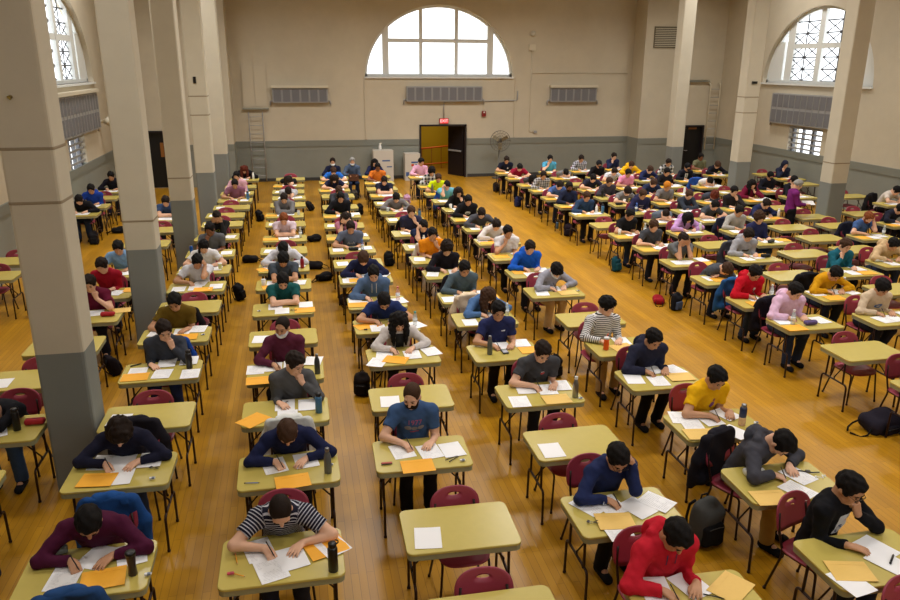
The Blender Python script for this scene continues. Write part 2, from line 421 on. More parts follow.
    if stand:
        J['knee'] = {s: np.array([s*.09, -.02, .50]) for s in (-1, 1)}; J['ank'] = {s: np.array([s*.095, .02, .085]) for s in (-1, 1)}
    else:
        fy = P.get('feet', -.34)
        J['knee'] = {s: np.array([s*(.12+.03*P.get('spread', 0)), -.43*sc, .515]) for s in (-1, 1)}
        J['ank'] = {s: np.array([s*.12, fy+(.05*s*P.get('stagger', 1)), .085]) for s in (-1, 1)}
    return J
def torso(F, J, g=0., sc=1.):
    F.ell(J['pel']+np.array([0, .01, .0]), (.165*sc, .12, .105), k=.05, grow=g)
    tilt = lambda a, b: np.stack([[1, 0, 0], np.cross(nrm(b-a), [1, 0, 0]), nrm(b-a)], 1)
    F.ell((J['pel']+J['waist'])/2+np.array([0, 0, .03]), (.145*sc, .108, .14), tilt(J['pel'], J['waist']), k=.06, grow=g)
    F.ell((J['waist']+J['chest'])/2, (.150*sc, .108, .15), tilt(J['waist'], J['chest']), k=.06, grow=g)
    F.ell(J['chest']+(J['neck']-J['chest'])*.25, (.168*sc, .115, .15), tilt(J['chest'], J['neck']), k=.06, grow=g)
    for s in (-1, 1):
        F.cap(J['neck']-(J['neck']-J['chest'])*.18, J['sh'][s], .062, .06, k=.05, grow=g)
def arms(F, J, g=0., upto=2.):
    for s in (-1, 1):
        S, E, W = J['sh'][s], J['el'][s], J['hand'][s]['W']
        if upto <= 1:
            F.cap(S, S+(E-S)*upto, .06, .056, k=.03, grow=g, flat=0.); F.ell(S, (.06, .06, .06), k=.04, grow=g)
        else:
            F.cap(S, E, .057, .044, k=.035, grow=g); F.cap(E, W if g == 0 else E+(W-E)*.93, .044, .028 if g == 0 else .031, k=.02, grow=g, flat=0. if g else None)
def hand(F, J, s, g=1.):
    t = J['hand'][s]; d = nrm(t['d']); W = t['W']; n = t.get('n', np.array([0, 0, 1.])); n = nrm(n-d*(n@d)); th = np.cross(d, n)
    mid = np.array([-s, 0, 0]) if 'n' not in t else np.array([0, -.5, .6])
    if th@mid < 0: th = -th
    m = t['m']; a1, a2, a3 = {'flat': (8, 14, 14), 'grip': (38, 45, 30), 'fist': (75, 80, 50), 'brow': (18, 22, 18)}[m]
    offs = (.03, .0105, -.0095, -.028); lens = (.068, .077, .071, .054)
    rot = lambda v, a: nrm(v*math.cos(math.radians(a))-n*math.sin(math.radians(a)))
    for o, L in zip(offs, lens):
        b = W+d*.012+th*o*.6; kn = W+d*.085+th*o
        F.cap(b, kn, .0155*g, .0122*g, k=.012)
        sp = th*o*(7. if m in ('flat', 'brow') else 3.); d1 = nrm(rot(d, a1)+sp); p1 = kn+d1*L*.45; d2 = nrm(rot(d, a1+a2)+sp); p2 = p1+d2*L*.32; d3 = nrm(rot(d, a1+a2+a3)+sp*.6); p3 = p2+d3*L*.25
        F.cap(kn, p1, .0105*g, .0096*g, k=.004); F.cap(p1, p2, .0096*g, .009*g, k=.003); F.cap(p2, p3, .009*g, .0078*g, k=.003)
    t0 = W+d*.022+th*.022; out = {'flat': 1., 'grip': .45, 'fist': .3, 'brow': .9}[m]
    t1 = t0+d*.036+th*.026*out-n*.006; t2 = t1+d*.03+th*.008*(out-.6)-n*(.012 if m != 'flat' else .004); t3 = t2+d*.022-th*.004-n*.004
    F.cap(t0, t1, .0155*g, .012*g, k=.01); F.cap(t1, t2, .0115*g, .010*g, k=.003); F.cap(t2, t3, .010*g, .0085*g, k=.003)
    t['pen'] = (kn*0+W+d*.115+th*.018-n*.02, th, n, d)
def head(F, J, sc=1., detail=True):
    sc = sc*HS
    x, f, u, H = J['hx'], J['hf'], J['hu'], J['head']; R = np.stack([x, -f, u], 1)
    at = lambda a, b, c: H+(x*a+f*b+u*c)*sc
    F.ell(at(0, -.012, .028), np.array((.077, .097, .092))*sc, R, k=.03)
    F.ell(at(0, .022, -.035), np.array((.062, .072, .085))*sc, R, k=.03)
    F.cap(at(-.028, .05, -.088), at(.028, .05, -.088), .026*sc, k=.03); F.ell(at(0, .07, -.096), np.array((.024, .02, .02))*sc, R, k=.02)
    for s in (-1, 1):
        F.ell(at(s*.078, -.005, -.015), np.array((.011, .02, .031))*sc, R, k=.008)
        F.ell(at(s*.037, .07, -.022), np.array((.022, .02, .024))*sc, R, k=.025)
        if detail: F.ell(at(s*.032, .098, .012), np.array((.019, .014, .011))*sc, R, k=.012, sub=True)
    F.cap(at(-.035, .08, .03), at(.035, .08, .03), .013*sc, k=.02)
    F.cap(at(0, .088, .012), at(0, .108, -.03), .010*sc, .0145*sc, k=.012)
    if detail:
        F.cap(at(-.018, .086, -.062), at(.018, .086, -.062), .0085*sc, k=.006); F.cap(at(-.015, .086, -.074), at(.015, .086, -.074), .0085*sc, k=.006)
    F.cap(J['neck']-(J['neck']-J['chest'])*.2, J['ntop']+f*(-.01)+u*.02, .058*sc, .054*sc, k=.03)
def legs(F, J, g=0., hem=True):
    for s in (-1, 1):
        F.cap(J['hip'][s], J['knee'][s], .086, .062, k=.04, grow=g)
        F.cap(J['knee'][s], J['ank'][s], .06, .042 if not hem else .056, k=.03, grow=g, flat=(0. if hem else None))
HAIRH = {}
def hair_mesh(style, J, h):
    """short styles are cached in head space; long ones hang from this very pose."""
    longs = style in ('long', 'ponytail', 'bob')
    key = (style, h)
    if not longs and key in HAIRH: return HAIRH[key], True
    if longs: x, f, u, H = J['hx'], J['hf'], J['hu'], J['head']
    else: x, f, u, H = np.array([1., 0, 0]), np.array([0, -1., 0]), np.array([0, 0, 1.]), np.zeros(3)
    R = np.stack([x, -f, u], 1); at = lambda a, b, c: H+x*a+f*b+u*c
    F = Field(H-np.array([.26, .26, .42 if longs else .2]), H+np.array([.26, .26, .24]), h)
    t = {'buzz': .005, 'short': .014, 'bowl': .02, 'curly': .032, 'long': .021, 'ponytail': .017, 'bob': .023, 'cap': .016, 'beanie': .018}.get(style, .014)
    F.ell(at(0, -.014, .03), (.077+t, .097+t, .092+t), R, k=.02)
    if style in ('short', 'bowl', 'curly'):
        F.ell(at(.01, .035, .092), (.06, .06, .03+t*.4), R, k=.03)
    if style == 'bowl': F.ell(at(0, .065, .055), (.068, .035, .042), R, k=.03)
    if style == 'curly':
        rng = random.Random(3)
        for _ in range(60):
            v = nrm([rng.gauss(0, 1), rng.gauss(-.25, 1), rng.gauss(.5, 1)]); F.ell(at(v[0]*.1, -.014+v[1]*.115, .035+v[2]*.115), (.024,)*3, None, k=.012)
    # keep the face, the ears and the neck free
    low = -.005 if style in ('cap', 'beanie') else (-.045 if style in ('short', 'bowl', 'curly', 'buzz') else -.09)
    fr = .052 if style != 'bowl' else .038
    if style == 'buzz': F.ell(at(0, .118, .0), (.076, .08, .103), R, k=.02, sub=True)
    F.ell(at(0, .125, -.012 if style in ('buzz', 'short', 'cap', 'beanie') else -.025), (.08, .08, .096 if style in ('buzz', 'short', 'cap', 'beanie') else .08), R, k=.02, sub=True)
    F.plane(at(0, 0, low), -u+f*(-.35 if low < -.02 else -.15))
    if style in ('long', 'bob', 'ponytail'):
        dn = np.array([0, 0, -1.])
        if style == 'ponytail':
            a = at(0, -.115, .03); b = a+dn*.08+np.array([-.07, -.02, 0]); c = J['sh'][-1]+np.array([.07, -.08, -.06]); F.cap(a, b, .03, .03, k=.03); F.cap(b, c, .03, .024, k=.03); F.cap(c, c+np.array([.03, -.04, -.12]), .024, .012, k=.02)
        else:
            L = .30 if style == 'long' else .15
            for s in (-1, 1):
                for q, (bb, rr) in enumerate(((.045, .026), (.0, .036), (-.05, .04), (-.085, .04))):
                    a = at(s*.078, bb, .02); b = a+dn*L*.5+np.array([s*.012, 0, 0]); c = b+dn*L*.5+np.array([-s*.01, 0.015, 0])
                    F.cap(a, b, rr, rr, k=.03); F.cap(b, c, rr, rr*.6, k=.03)
            a = at(0, -.09, .0); F.cap(a, a+dn*L*.8+np.array([0, .02, 0]), .055, .035, k=.03)
    if style == 'cap':
        F.box(at(0, .13, .012), (.062, .06, .007), .006, R, k=.01)
    F.ripple(.0055 if style not in ('buzz', 'cap', 'beanie') else .0012, 80, .6)
    me = F.mesh('hair')
    if not longs: HAIRH[key] = me
    return me, not longs
PCACHE = {}
def cached(key, fn):
    if key not in PCACHE: PCACHE[key] = fn()
    return PCACHE[key]
def person_meshes(P, h):
    base = tuple(sorted((k, v) for k, v in P.items() if k not in ('hair', 'sl', 'hood', 'seed')))+(h,)
    J = cached(('J',)+base, lambda: skeleton(P)); sc = P.get('scale', 1.); stand = P['pose'] == 'stand'; sd = P.get('seed', 0)
    zt = 1.85 if stand else 1.45
    lo, hi = np.array([-.52, -.88, 0.]), np.array([.52, .3, zt])
    def body():
        F = Field(lo, hi, h)
        torso(F, J, -.012, sc); arms(F, J, 0.); legs(F, J, -.012, False)
        for s in (-1, 1):
            F.cap(J['ank'][s], J['ank'][s]+np.array([0, -.13, -.045]), .036, .03, k=.02)
            hand(F, J, s, 1. if h < .0085 else 1.12)
        head(F, J, sc, h < .011)
        return F.mesh('person_body')
    def shirt():
        F = Field(lo, hi, h); ln = P.get('sl', 'short') != 'short'
        loose = .014 if not P.get('hood') else .022
        torso(F, J, loose, sc); arms(F, J, loose*.7, 2. if ln else .62)
        if P.get('hood') in (1, True):
            n0 = J['neck']; b = nrm(n0-J['chest']); bk = np.array([0, b[2], -b[1]]); bk = bk if bk[1] > 0 else -bk
            e = np.array([.085, 0, 0])
            pts = [n0+e-bk*.06-b*.015, n0+e*1.15+bk*.05+b*.02, n0+bk*.12+b*.02, n0-e*1.15+bk*.05+b*.02, n0-e-bk*.06-b*.015]
            for p, c in zip(pts, pts[1:]): F.cap(p, c, .040, .046, k=.012)
            F.ell(n0+bk*.135-b*.05, (.12, .055, .095), k=.02)
            F.cap(J['neck'], J['ntop']+J['hf']*-.01+J['hu']*.02, .062, .06, k=.01, sub=True)
        if P.get('hood') == 'up':
            x, f, u, Hh = J['hx'], J['hf'], J['hu'], J['head']; R = np.stack([x, -f, u], 1)
            F.ell(Hh-f*.02+u*.015, (.105, .125, .13), R, k=.03); F.cap(Hh-f*.06-u*.06, J['neck'], .08, .09, k=.05); F.ell(Hh+f*.11-u*.02, (.072, .09, .09), R, k=.015, sub=True)
        F.ripple(.0038 if h < .011 else .0025, 34, sd*1.3)
        if h < .011: F.ripple(.0022, 61, sd*.7+1)
        me = F.mesh('shirt'); n = len(me.vertices); co = np.empty(n*3, np.float32); me.vertices.foreach_get('co', co); co = co.reshape(-1, 3)
        def seg(a, b): ba = b-a; t0 = ((co-a)@ba)/(ba@ba); t = np.clip(t0, 0, 1); return np.linalg.norm(co-a-t[:, None]*ba, axis=1), t0*np.linalg.norm(ba)
        dt, lt = seg(J['pel'], J['neck']); best = dt-.10; al = lt.copy()
        for s_ in (-1, 1):
            d1, l1 = seg(J['sh'][s_], J['el'][s_]); m = d1-.045 < best; best = np.where(m, d1-.045, best); al = np.where(m, l1, al)
            d2, l2 = seg(J['el'][s_], J['hand'][s_]['W']); m = d2-.045 < best; best = np.where(m, d2-.045, best); al = np.where(m, l2+.275, al)
        at = me.attributes.new('along', 'FLOAT', 'POINT'); at.data.foreach_set('value', al.astype(np.float32))
        return me
    def trousers():
        F = Field(np.array([-.35, -.7, 0.02]), np.array([.35, .25, .75 if not stand else 1.1]), h)
        F.ell(J['pel']+np.array([0, .01, -.01]), (.172, .128, .11), k=.05); legs(F, J, .010); F.ripple(.003, 30, sd)
        return F.mesh('trousers')
    def shoe(s):
        a = J['ank'][s]
        F = Field(a+np.array([-.09, -.26, -.1]), a+np.array([.09, .12, .06]), max(.008, h*.85))
        F.cap(a+np.array([0, .035, -.042]), a+np.array([0, -.14, -.05]), .045, .043, k=.02); F.cap(a+np.array([0, -.03, -.01]), a+np.array([0, .01, .01]), .045, .045, k=.02)
        F.plane((0, 0, .004), (0, 0, -1))
        return F.mesh('shoe')
    M = {'body': cached(('b',)+base, body), 'shirt': cached(('s', P.get('sl'), P.get('hood'), sd)+base, shirt), 'trousers': cached(('t', sd)+base, trousers)}
    for s in (-1, 1): M['shoe%d' % s] = cached(('h', s)+base, lambda: shoe(s))
    M['hm'] = Matrix([[J['hx'][0], -J['hf'][0], J['hu'][0], J['head'][0]], [J['hx'][1], -J['hf'][1], J['hu'][1], J['head'][1]], [J['hx'][2], -J['hf'][2], J['hu'][2], J['head'][2]], [0, 0, 0, 1]])
    M['hm'] = M['hm'] @ Matrix.Diagonal((HS*sc, HS*sc, HS*sc, 1)); M['J'] = J
    if P.get('hair') and P['hair'] != 'none':
        hh = .008 if h < .011 else .011
        M['hair'], M['hair_local'] = cached(('hair', P['hair'])+base, lambda: hair_mesh(P['hair'], J, hh))
    return M
# ------------------------------------------------------------------ furniture prototypes
TZ = .74
M_TOP = mat('khaki_laminate', TOPC, .26, 0, .05, 14, .02, .5)
M_APR = mat('grey_khaki_edge', APRC, .55)
M_LEG = mat('dark_brown_steel', (44, 22, 20), .4, .3)
M_MAR = mat('maroon_plastic', MARC, .45, 0, .06, 60, .05)
def make_table():
    r = empty('folding_table', (0, 0, 0))
    bm = bmesh.new(); prism(bm, .914, .61, .06, .718, .74, .004)
    obj('tabletop', bm_mesh('tabletop', bm), M_TOP, r)
    bm = bmesh.new(); P0 = rrect(.904, .60, .055); P1 = rrect(.88, .576, .03)
    loft(bm, [[(x, y, .7185) for x, y in P0], [(x, y, .674) for x, y in P0], [(x, y, .670) for x, y in P1], [(x, y, .7185) for x, y in P1]], False)
    obj('apron', bm_mesh('apron', bm), M_APR, r)
    for s in (-1, 1):
        x = s*.385; bm = bmesh.new()
        tube(bm, bend([(x, -.245, 0.004), (x, -.235, .36), (x, .235, .36), (x, .245, .004)], .05), .0125)
        for y in (-.15, .15): tube(bm, [(x, y*1.1, .36), (x, y, .70)], .0125)
        tube(bm, [(x, -.19, .705), (x, .19, .705)], .016)
        for y in (-.245, .245): lathe(bm, [(.013, 0), (.016, .002), (.016, .02), (.0125, .024)], 10, x, y)
        obj('leg_frame', bm_mesh('leg_frame', bm, True), M_LEG, r)
        bm = bmesh.new(); tube(bm, [(x, 0, .40), (x, 0, .36)], .009); tube(bm, [(x, 0, .395), (s*.12, 0, .70)], .008); tube(bm, [(s*.12, -.05, .702), (s*.12, .05, .702)], .01)
        obj('brace', bm_mesh('brace', bm, True), M_LEG, r)
    return r
def make_chair():
    r = empty('plastic_chair', (0, 0, 0))
    bm = bmesh.new(); rings = []
    for k in range(7):
        t = k/6; ring = []
        for i in range(40):
            a = 2*PI*i/40; c, s = math.cos(a), math.sin(a); e = .6
            x = .222*t*math.copysign(abs(c)**e, c); y = .225*t*math.copysign(abs(s)**e, s)-.01
            z = .432+.014*t*t-(.03*max(0, -y/.205-.55) if t > .5 else 0)
            ring.append((x, y, z))
        rings.append(ring)
    top = [[bm.verts.new(p) for p in q] for q in rings[1:]]; bot = [[bm.verts.new((p[0], p[1], p[2]-.012)) for p in q] for q in rings[1:]]
    for L, fl in ((top, 0), (bot, 1)):
        for a, b in zip(L, L[1:]):
            for i in range(40): f = (a[i], a[(i+1) % 40], b[(i+1) % 40], b[i]); bm.faces.new(f[::-1] if fl else f)
        bm.faces.new(L[0])
    for i in range(40): bm.faces.new((top[-1][i], top[-1][(i+1) % 40], bot[-1][(i+1) % 40], bot[-1][i]))
    obj('seat', bm_mesh('seat', bm, True), M_MAR, r)
    bm = bmesh.new(); N = 56; L = {}
    for sgn in (0, 1):
        rows = []
        for k in range(6):
            t = k/5; row = []
            for i in range(N):
                a = 2*PI*i/N; c, s = math.cos(a), math.sin(a)
                ex = .55 if s < 0 else .78
                ox, oz = .217*math.copysign(abs(c)**ex, c), .155*math.copysign(abs(s)**ex, s)
                ix, iz = .05*c, .085+.016*s
                x, z = ix+(ox-ix)*t, iz+(oz-iz)*t
                y = .238+.17*(z+.155)-.8*x*x+.012*sgn
                row.append(bm.verts.new((x, y, .70+z)))
            rows.append(row)
        L[sgn] = rows
        for a, b in zip(rows, rows[1:]):
            for i in range(N): bm.faces.new((a[i], a[(i+1) % N], b[(i+1) % N], b[i]))
    for k in (0, -1):
        for i in range(N): bm.faces.new((L[0][k][i], L[0][k][(i+1) % N], L[1][k][(i+1) % N], L[1][k][i]))
    obj('backrest', bm_mesh('backrest', bm, True), M_MAR, r)
    for s in (-1, 1):
        bm = bmesh.new()
        tube(bm, bend([(s*.225, -.20, .004), (s*.195, -.165, .418), (s*.19, .15, .418)], .04), .011)
        tube(bm, bend([(s*.225, .245, .004), (s*.185, .15, .40), (s*.18, .225, .60), (s*.17, .245, .73)], .05), .011)
        for y in (-.2, .245): lathe(bm, [(.012, 0), (.014, .002), (.014, .02), (.011, .024)], 8, s*.225, y)
        if s == 1:
            tube(bm, [(-.19, -.1, .414), (.19, -.1, .414)], .009); tube(bm, [(-.19, .1, .414), (.19, .1, .414)], .009)
        obj('leg_frame', bm_mesh('chair_leg_frame', bm, True), M_LEG, r)
    return r
TABLE = make_table(); CHAIR = make_chair()
used = {}
def place(proto, key, loc, rz):
    if key not in used:
        used[key] = 1; proto.location = loc; proto.rotation_euler = (0, 0, rz); return proto
    return copy_tree(proto, loc, rz)

# ------------------------------------------------------------------ small things on the tables
M_PAP = paper_mat('printed_paper', True); M_BLANK = paper_mat('blank_paper', False)
def sheet_mesh(name, w, d, t, curl=0.):
    bm = bmesh.new(); n = 6
    top = [[bm.verts.new((-w/2+w*i/n, -d/2+d*j/n, t+curl*((i/n-.5)**2*4*.6+(j/n)**2*.4))) for j in range(n+1)] for i in range(n+1)]
    bot = [[bm.verts.new((v.co.x, v.co.y, v.co.z-t)) for v in r] for r in top]
    for i in range(n):
        for j in range(n):
            bm.faces.new((top[i][j], top[i+1][j], top[i+1][j+1], top[i][j+1])); bm.faces.new((bot[i][j], bot[i][j+1], bot[i+1][j+1], bot[i+1][j]))
    for i in range(n):
        bm.faces.new((top[i][0], bot[i][0], bot[i+1][0], top[i+1][0])); bm.faces.new((top[i][n], top[i+1][n], bot[i+1][n], bot[i][n]))
        bm.faces.new((top[0][i], top[0][i+1], bot[0][i+1], bot[0][i])); bm.faces.new((top[n][i], bot[n][i], bot[n][i+1], top[n][i+1]))
    return bm_mesh(name, bm)
ME_PAPER = sheet_mesh('exam_paper', .212, .275, .0012, .003)
ME_ENV = sheet_mesh('envelope', .305, .228, .0025, .002)
ME_BOOK = sheet_mesh('exam_booklet', .43, .28, .003, .004)
bm = bmesh.new(); pts = [(-.15, .112), (.15, .112), (.135, .07), (-.135, .07)]
loft(bm, [[(x, y, .0036) for x, y in pts], [(x, y, .0044) for x, y in pts]]); ME_FLAP = bm_mesh('flap', bm)
M_ENV = mat('orange_kraft_envelope', (252, 180, 48), .6, 0, .04, 40); M_BUFF = mat('buff_manila_envelope', (236, 196, 106), .6, 0, .04, 40)
def lathe_mesh(name, prof, seg=20):
    bm = bmesh.new(); lathe(bm, prof, seg); return bm_mesh(name, bm, True)
BOT = {}
def bottle(kind):
    """returns list of (part name, mesh, material)"""
    if kind in BOT: return BOT[kind]
    L = []
    blk = mat('black_plastic', (16, 15, 17), .35); ste = mat('brushed_steel', (150, 152, 155), .3, .9); wh = mat('white_plastic', (232, 232, 230), .4)
    if kind == 'tumbler':
        L = [('body', lathe_mesh('b', [(.030, 0), (.033, .004), (.028, .08), (.034, .16), (.036, .17)]), mat('dark_brown_plastic', (40, 24, 32), .3)), ('lid', lathe_mesh('l', [(.037, .168), (.038, .178), (.036, .192), (.028, .196)]), blk)]
    elif kind.startswith('flask_black'):
        L = [('body', lathe_mesh('b', [(.034, 0), (.037, .004), (.037, .19), (.03, .205)]), blk), ('cap', lathe_mesh('l', [(.029, .204), (.031, .208), (.031, .235), (.026, .24)]), blk)]
        bm = bmesh.new(); tube(bm, [(.02+.024*math.sin(a), 0, .238+.018*math.cos(a)+.004) for a in np.linspace(0, PI, 9)], .005); L.append(('carry_loop', bm_mesh('c', bm, True), blk))
    elif kind in ('flask_blue', 'blue_steel'):
        L = [('body', lathe_mesh('b', [(.034, 0), (.037, .004), (.037, .17), (.03, .19)]), mat('blue_enamel', (38, 72, 130) if kind == 'flask_blue' else (60, 110, 150), .3)), ('cap', lathe_mesh('l', [(.028, .189), (.031, .193), (.031, .225), (.022, .232)]), blk)]
    elif kind in ('steel_grey', 'steel_tall', 'steel_white'):
        c = {'steel_grey': mat('grey_enamel', (92, 96, 96), .35), 'steel_tall': mat('dark_steel', (70, 76, 84), .3, .4), 'steel_white': ste}[kind]
        L = [('body', lathe_mesh('b', [(.031, 0), (.034, .004), (.034, .15), (.028, .185), (.018, .212), (.018, .22)]), c), ('cap', lathe_mesh('l', [(.019, .218), (.0195, .22), (.0195, .25), (.017, .254)]), ste if kind != 'steel_white' else wh)]
    elif kind.startswith('clear'):
        capc = {'clear_teal': (90, 170, 165), 'clear_plain': (225, 228, 232), 'clear_blue': (70, 110, 200), 'clear_pink': (220, 120, 110)}[kind]
        bodyc = {'clear_blue': (90, 130, 220), 'clear_pink': (235, 170, 165)}.get(kind, (215, 228, 228))
        L = [('body', lathe_mesh('b', [(.029, 0), (.033, .006), (.031, .06), (.033, .12), (.028, .165), (.015, .19), (.014, .2)]), clear_mat('clear_plastic_'+kind, bodyc)), ('cap', lathe_mesh('l', [(.016, .198), (.0175, .2), (.0175, .222), (.015, .225)]), mat('cap_'+kind, capc, .4)),
             ('label_band', lathe_mesh('lb', [(.0335, .07), (.0345, .071), (.0345, .115), (.0335, .116)]), mat('pale_label', (225, 232, 238), .5))]
    elif kind == 'bottle_navy_clear':
        L = [('body', lathe_mesh('b', [(.036, .095), (.037, .10), (.037, .19), (.028, .21)]), mat('navy_steel', (38, 48, 78), .35)), ('base', lathe_mesh('bb', [(.034, 0), (.0375, .004), (.0375, .094)]), clear_mat('clear_tan_plastic', (220, 170, 130), .1, .5)), ('cap', lathe_mesh('l', [(.026, .209), (.027, .212), (.027, .236), (.02, .24)]), ste)]
    elif kind == 'bottle_orange':
        L = [('body', lathe_mesh('b', [(.033, 0), (.036, .005), (.036, .09), (.033, .125), (.036, .15)]), mat('orange_plastic', (240, 92, 24), .35)), ('lid', lathe_mesh('l', [(.037, .15), (.038, .152), (.037, .172), (.02, .18)]), wh)]
        bm = bmesh.new(); tube(bm, [(0, 0, .178), (.006, 0, .20), (.02, 0, .225)], .006); L.append(('straw', bm_mesh('s', bm, True), mat('orange_plastic', (240, 92, 24))))
    elif kind == 'red_steel':
        L = [('body', lathe_mesh('b', [(.032, 0), (.035, .004), (.035, .15), (.02, .185)]), mat('red_enamel', (150, 24, 38), .3)), ('cap', lathe_mesh('l', [(.019, .184), (.021, .186), (.021, .215), (.017, .22)]), blk)]
    elif kind in ('cup_white', 'cup_yellow'):
        L = [('cup', lathe_mesh('b', [(.027, 0), (.029, .003), (.038, .105), (.035, .105), (.027, .01)]), wh if kind == 'cup_white' else clear_mat('pale_yellow_glass', (225, 225, 150), .1, .55)), ('lid', lathe_mesh('l', [(.040, .105), (.041, .108), (.038, .116), (.02, .12)]), wh)]
    elif kind == 'white_bottle':
        L = [('body', lathe_mesh('b', [(.031, 0), (.034, .005), (.034, .15), (.02, .18)]), wh), ('cap', lathe_mesh('l', [(.019, .179), (.021, .181), (.021, .205), (.017, .21)]), wh)]
    elif kind == 'can_blue':
        L = [('body', lathe_mesh('b', [(.028, 0), (.033, .008), (.033, .15), (.027, .165)]), mat('blue_print_can', (30, 90, 180), .3, .3)), ('rim', lathe_mesh('l', [(.027, .164), (.028, .166), (.026, .169)]), ste)]
    elif kind == 'glass':
        L = [('cup', lathe_mesh('b', [(.028, 0), (.034, .003), (.037, .11), (.034, .11), (.03, .01)]), clear_mat('clear_glass', (220, 228, 230)))]
    BOT[kind] = L
    return L
BOTDESC = {'tumbler': ('dark brown ribbed travel tumbler', 'tumbler'), 'flask_black': ('tall black flask', 'bottle'), 'flask_black_loop': ('black loop-lid flask', 'bottle'), 'flask_blue': ('blue flask with black cap', 'bottle'), 'blue_steel': ('blue bottle with black cap', 'bottle'),
    'steel_grey': ('grey metal bottle with silver cap', 'bottle'), 'steel_tall': ('dark steel bottle', 'bottle'), 'steel_white': ('silver bottle with white cap', 'bottle'), 'clear_teal': ('clear bottle with teal cap', 'bottle'), 'clear_plain': ('clear plastic water bottle', 'bottle'),
    'clear_blue': ('clear blue water bottle', 'bottle'), 'clear_pink': ('clear bottle with pink drink', 'bottle'), 'bottle_navy_clear': ('navy bottle with clear base', 'bottle'), 'bottle_orange': ('orange drink bottle with straw', 'bottle'), 'red_steel': ('red metal bottle', 'bottle'),
    'cup_white': ('white cup with lid', 'cup'), 'cup_yellow': ('pale yellow drink glass', 'cup'), 'white_bottle': ('white bottle', 'bottle'), 'can_blue': ('blue drink can', 'can'), 'glass': ('clear drinking glass', 'glass')}
SM = {}
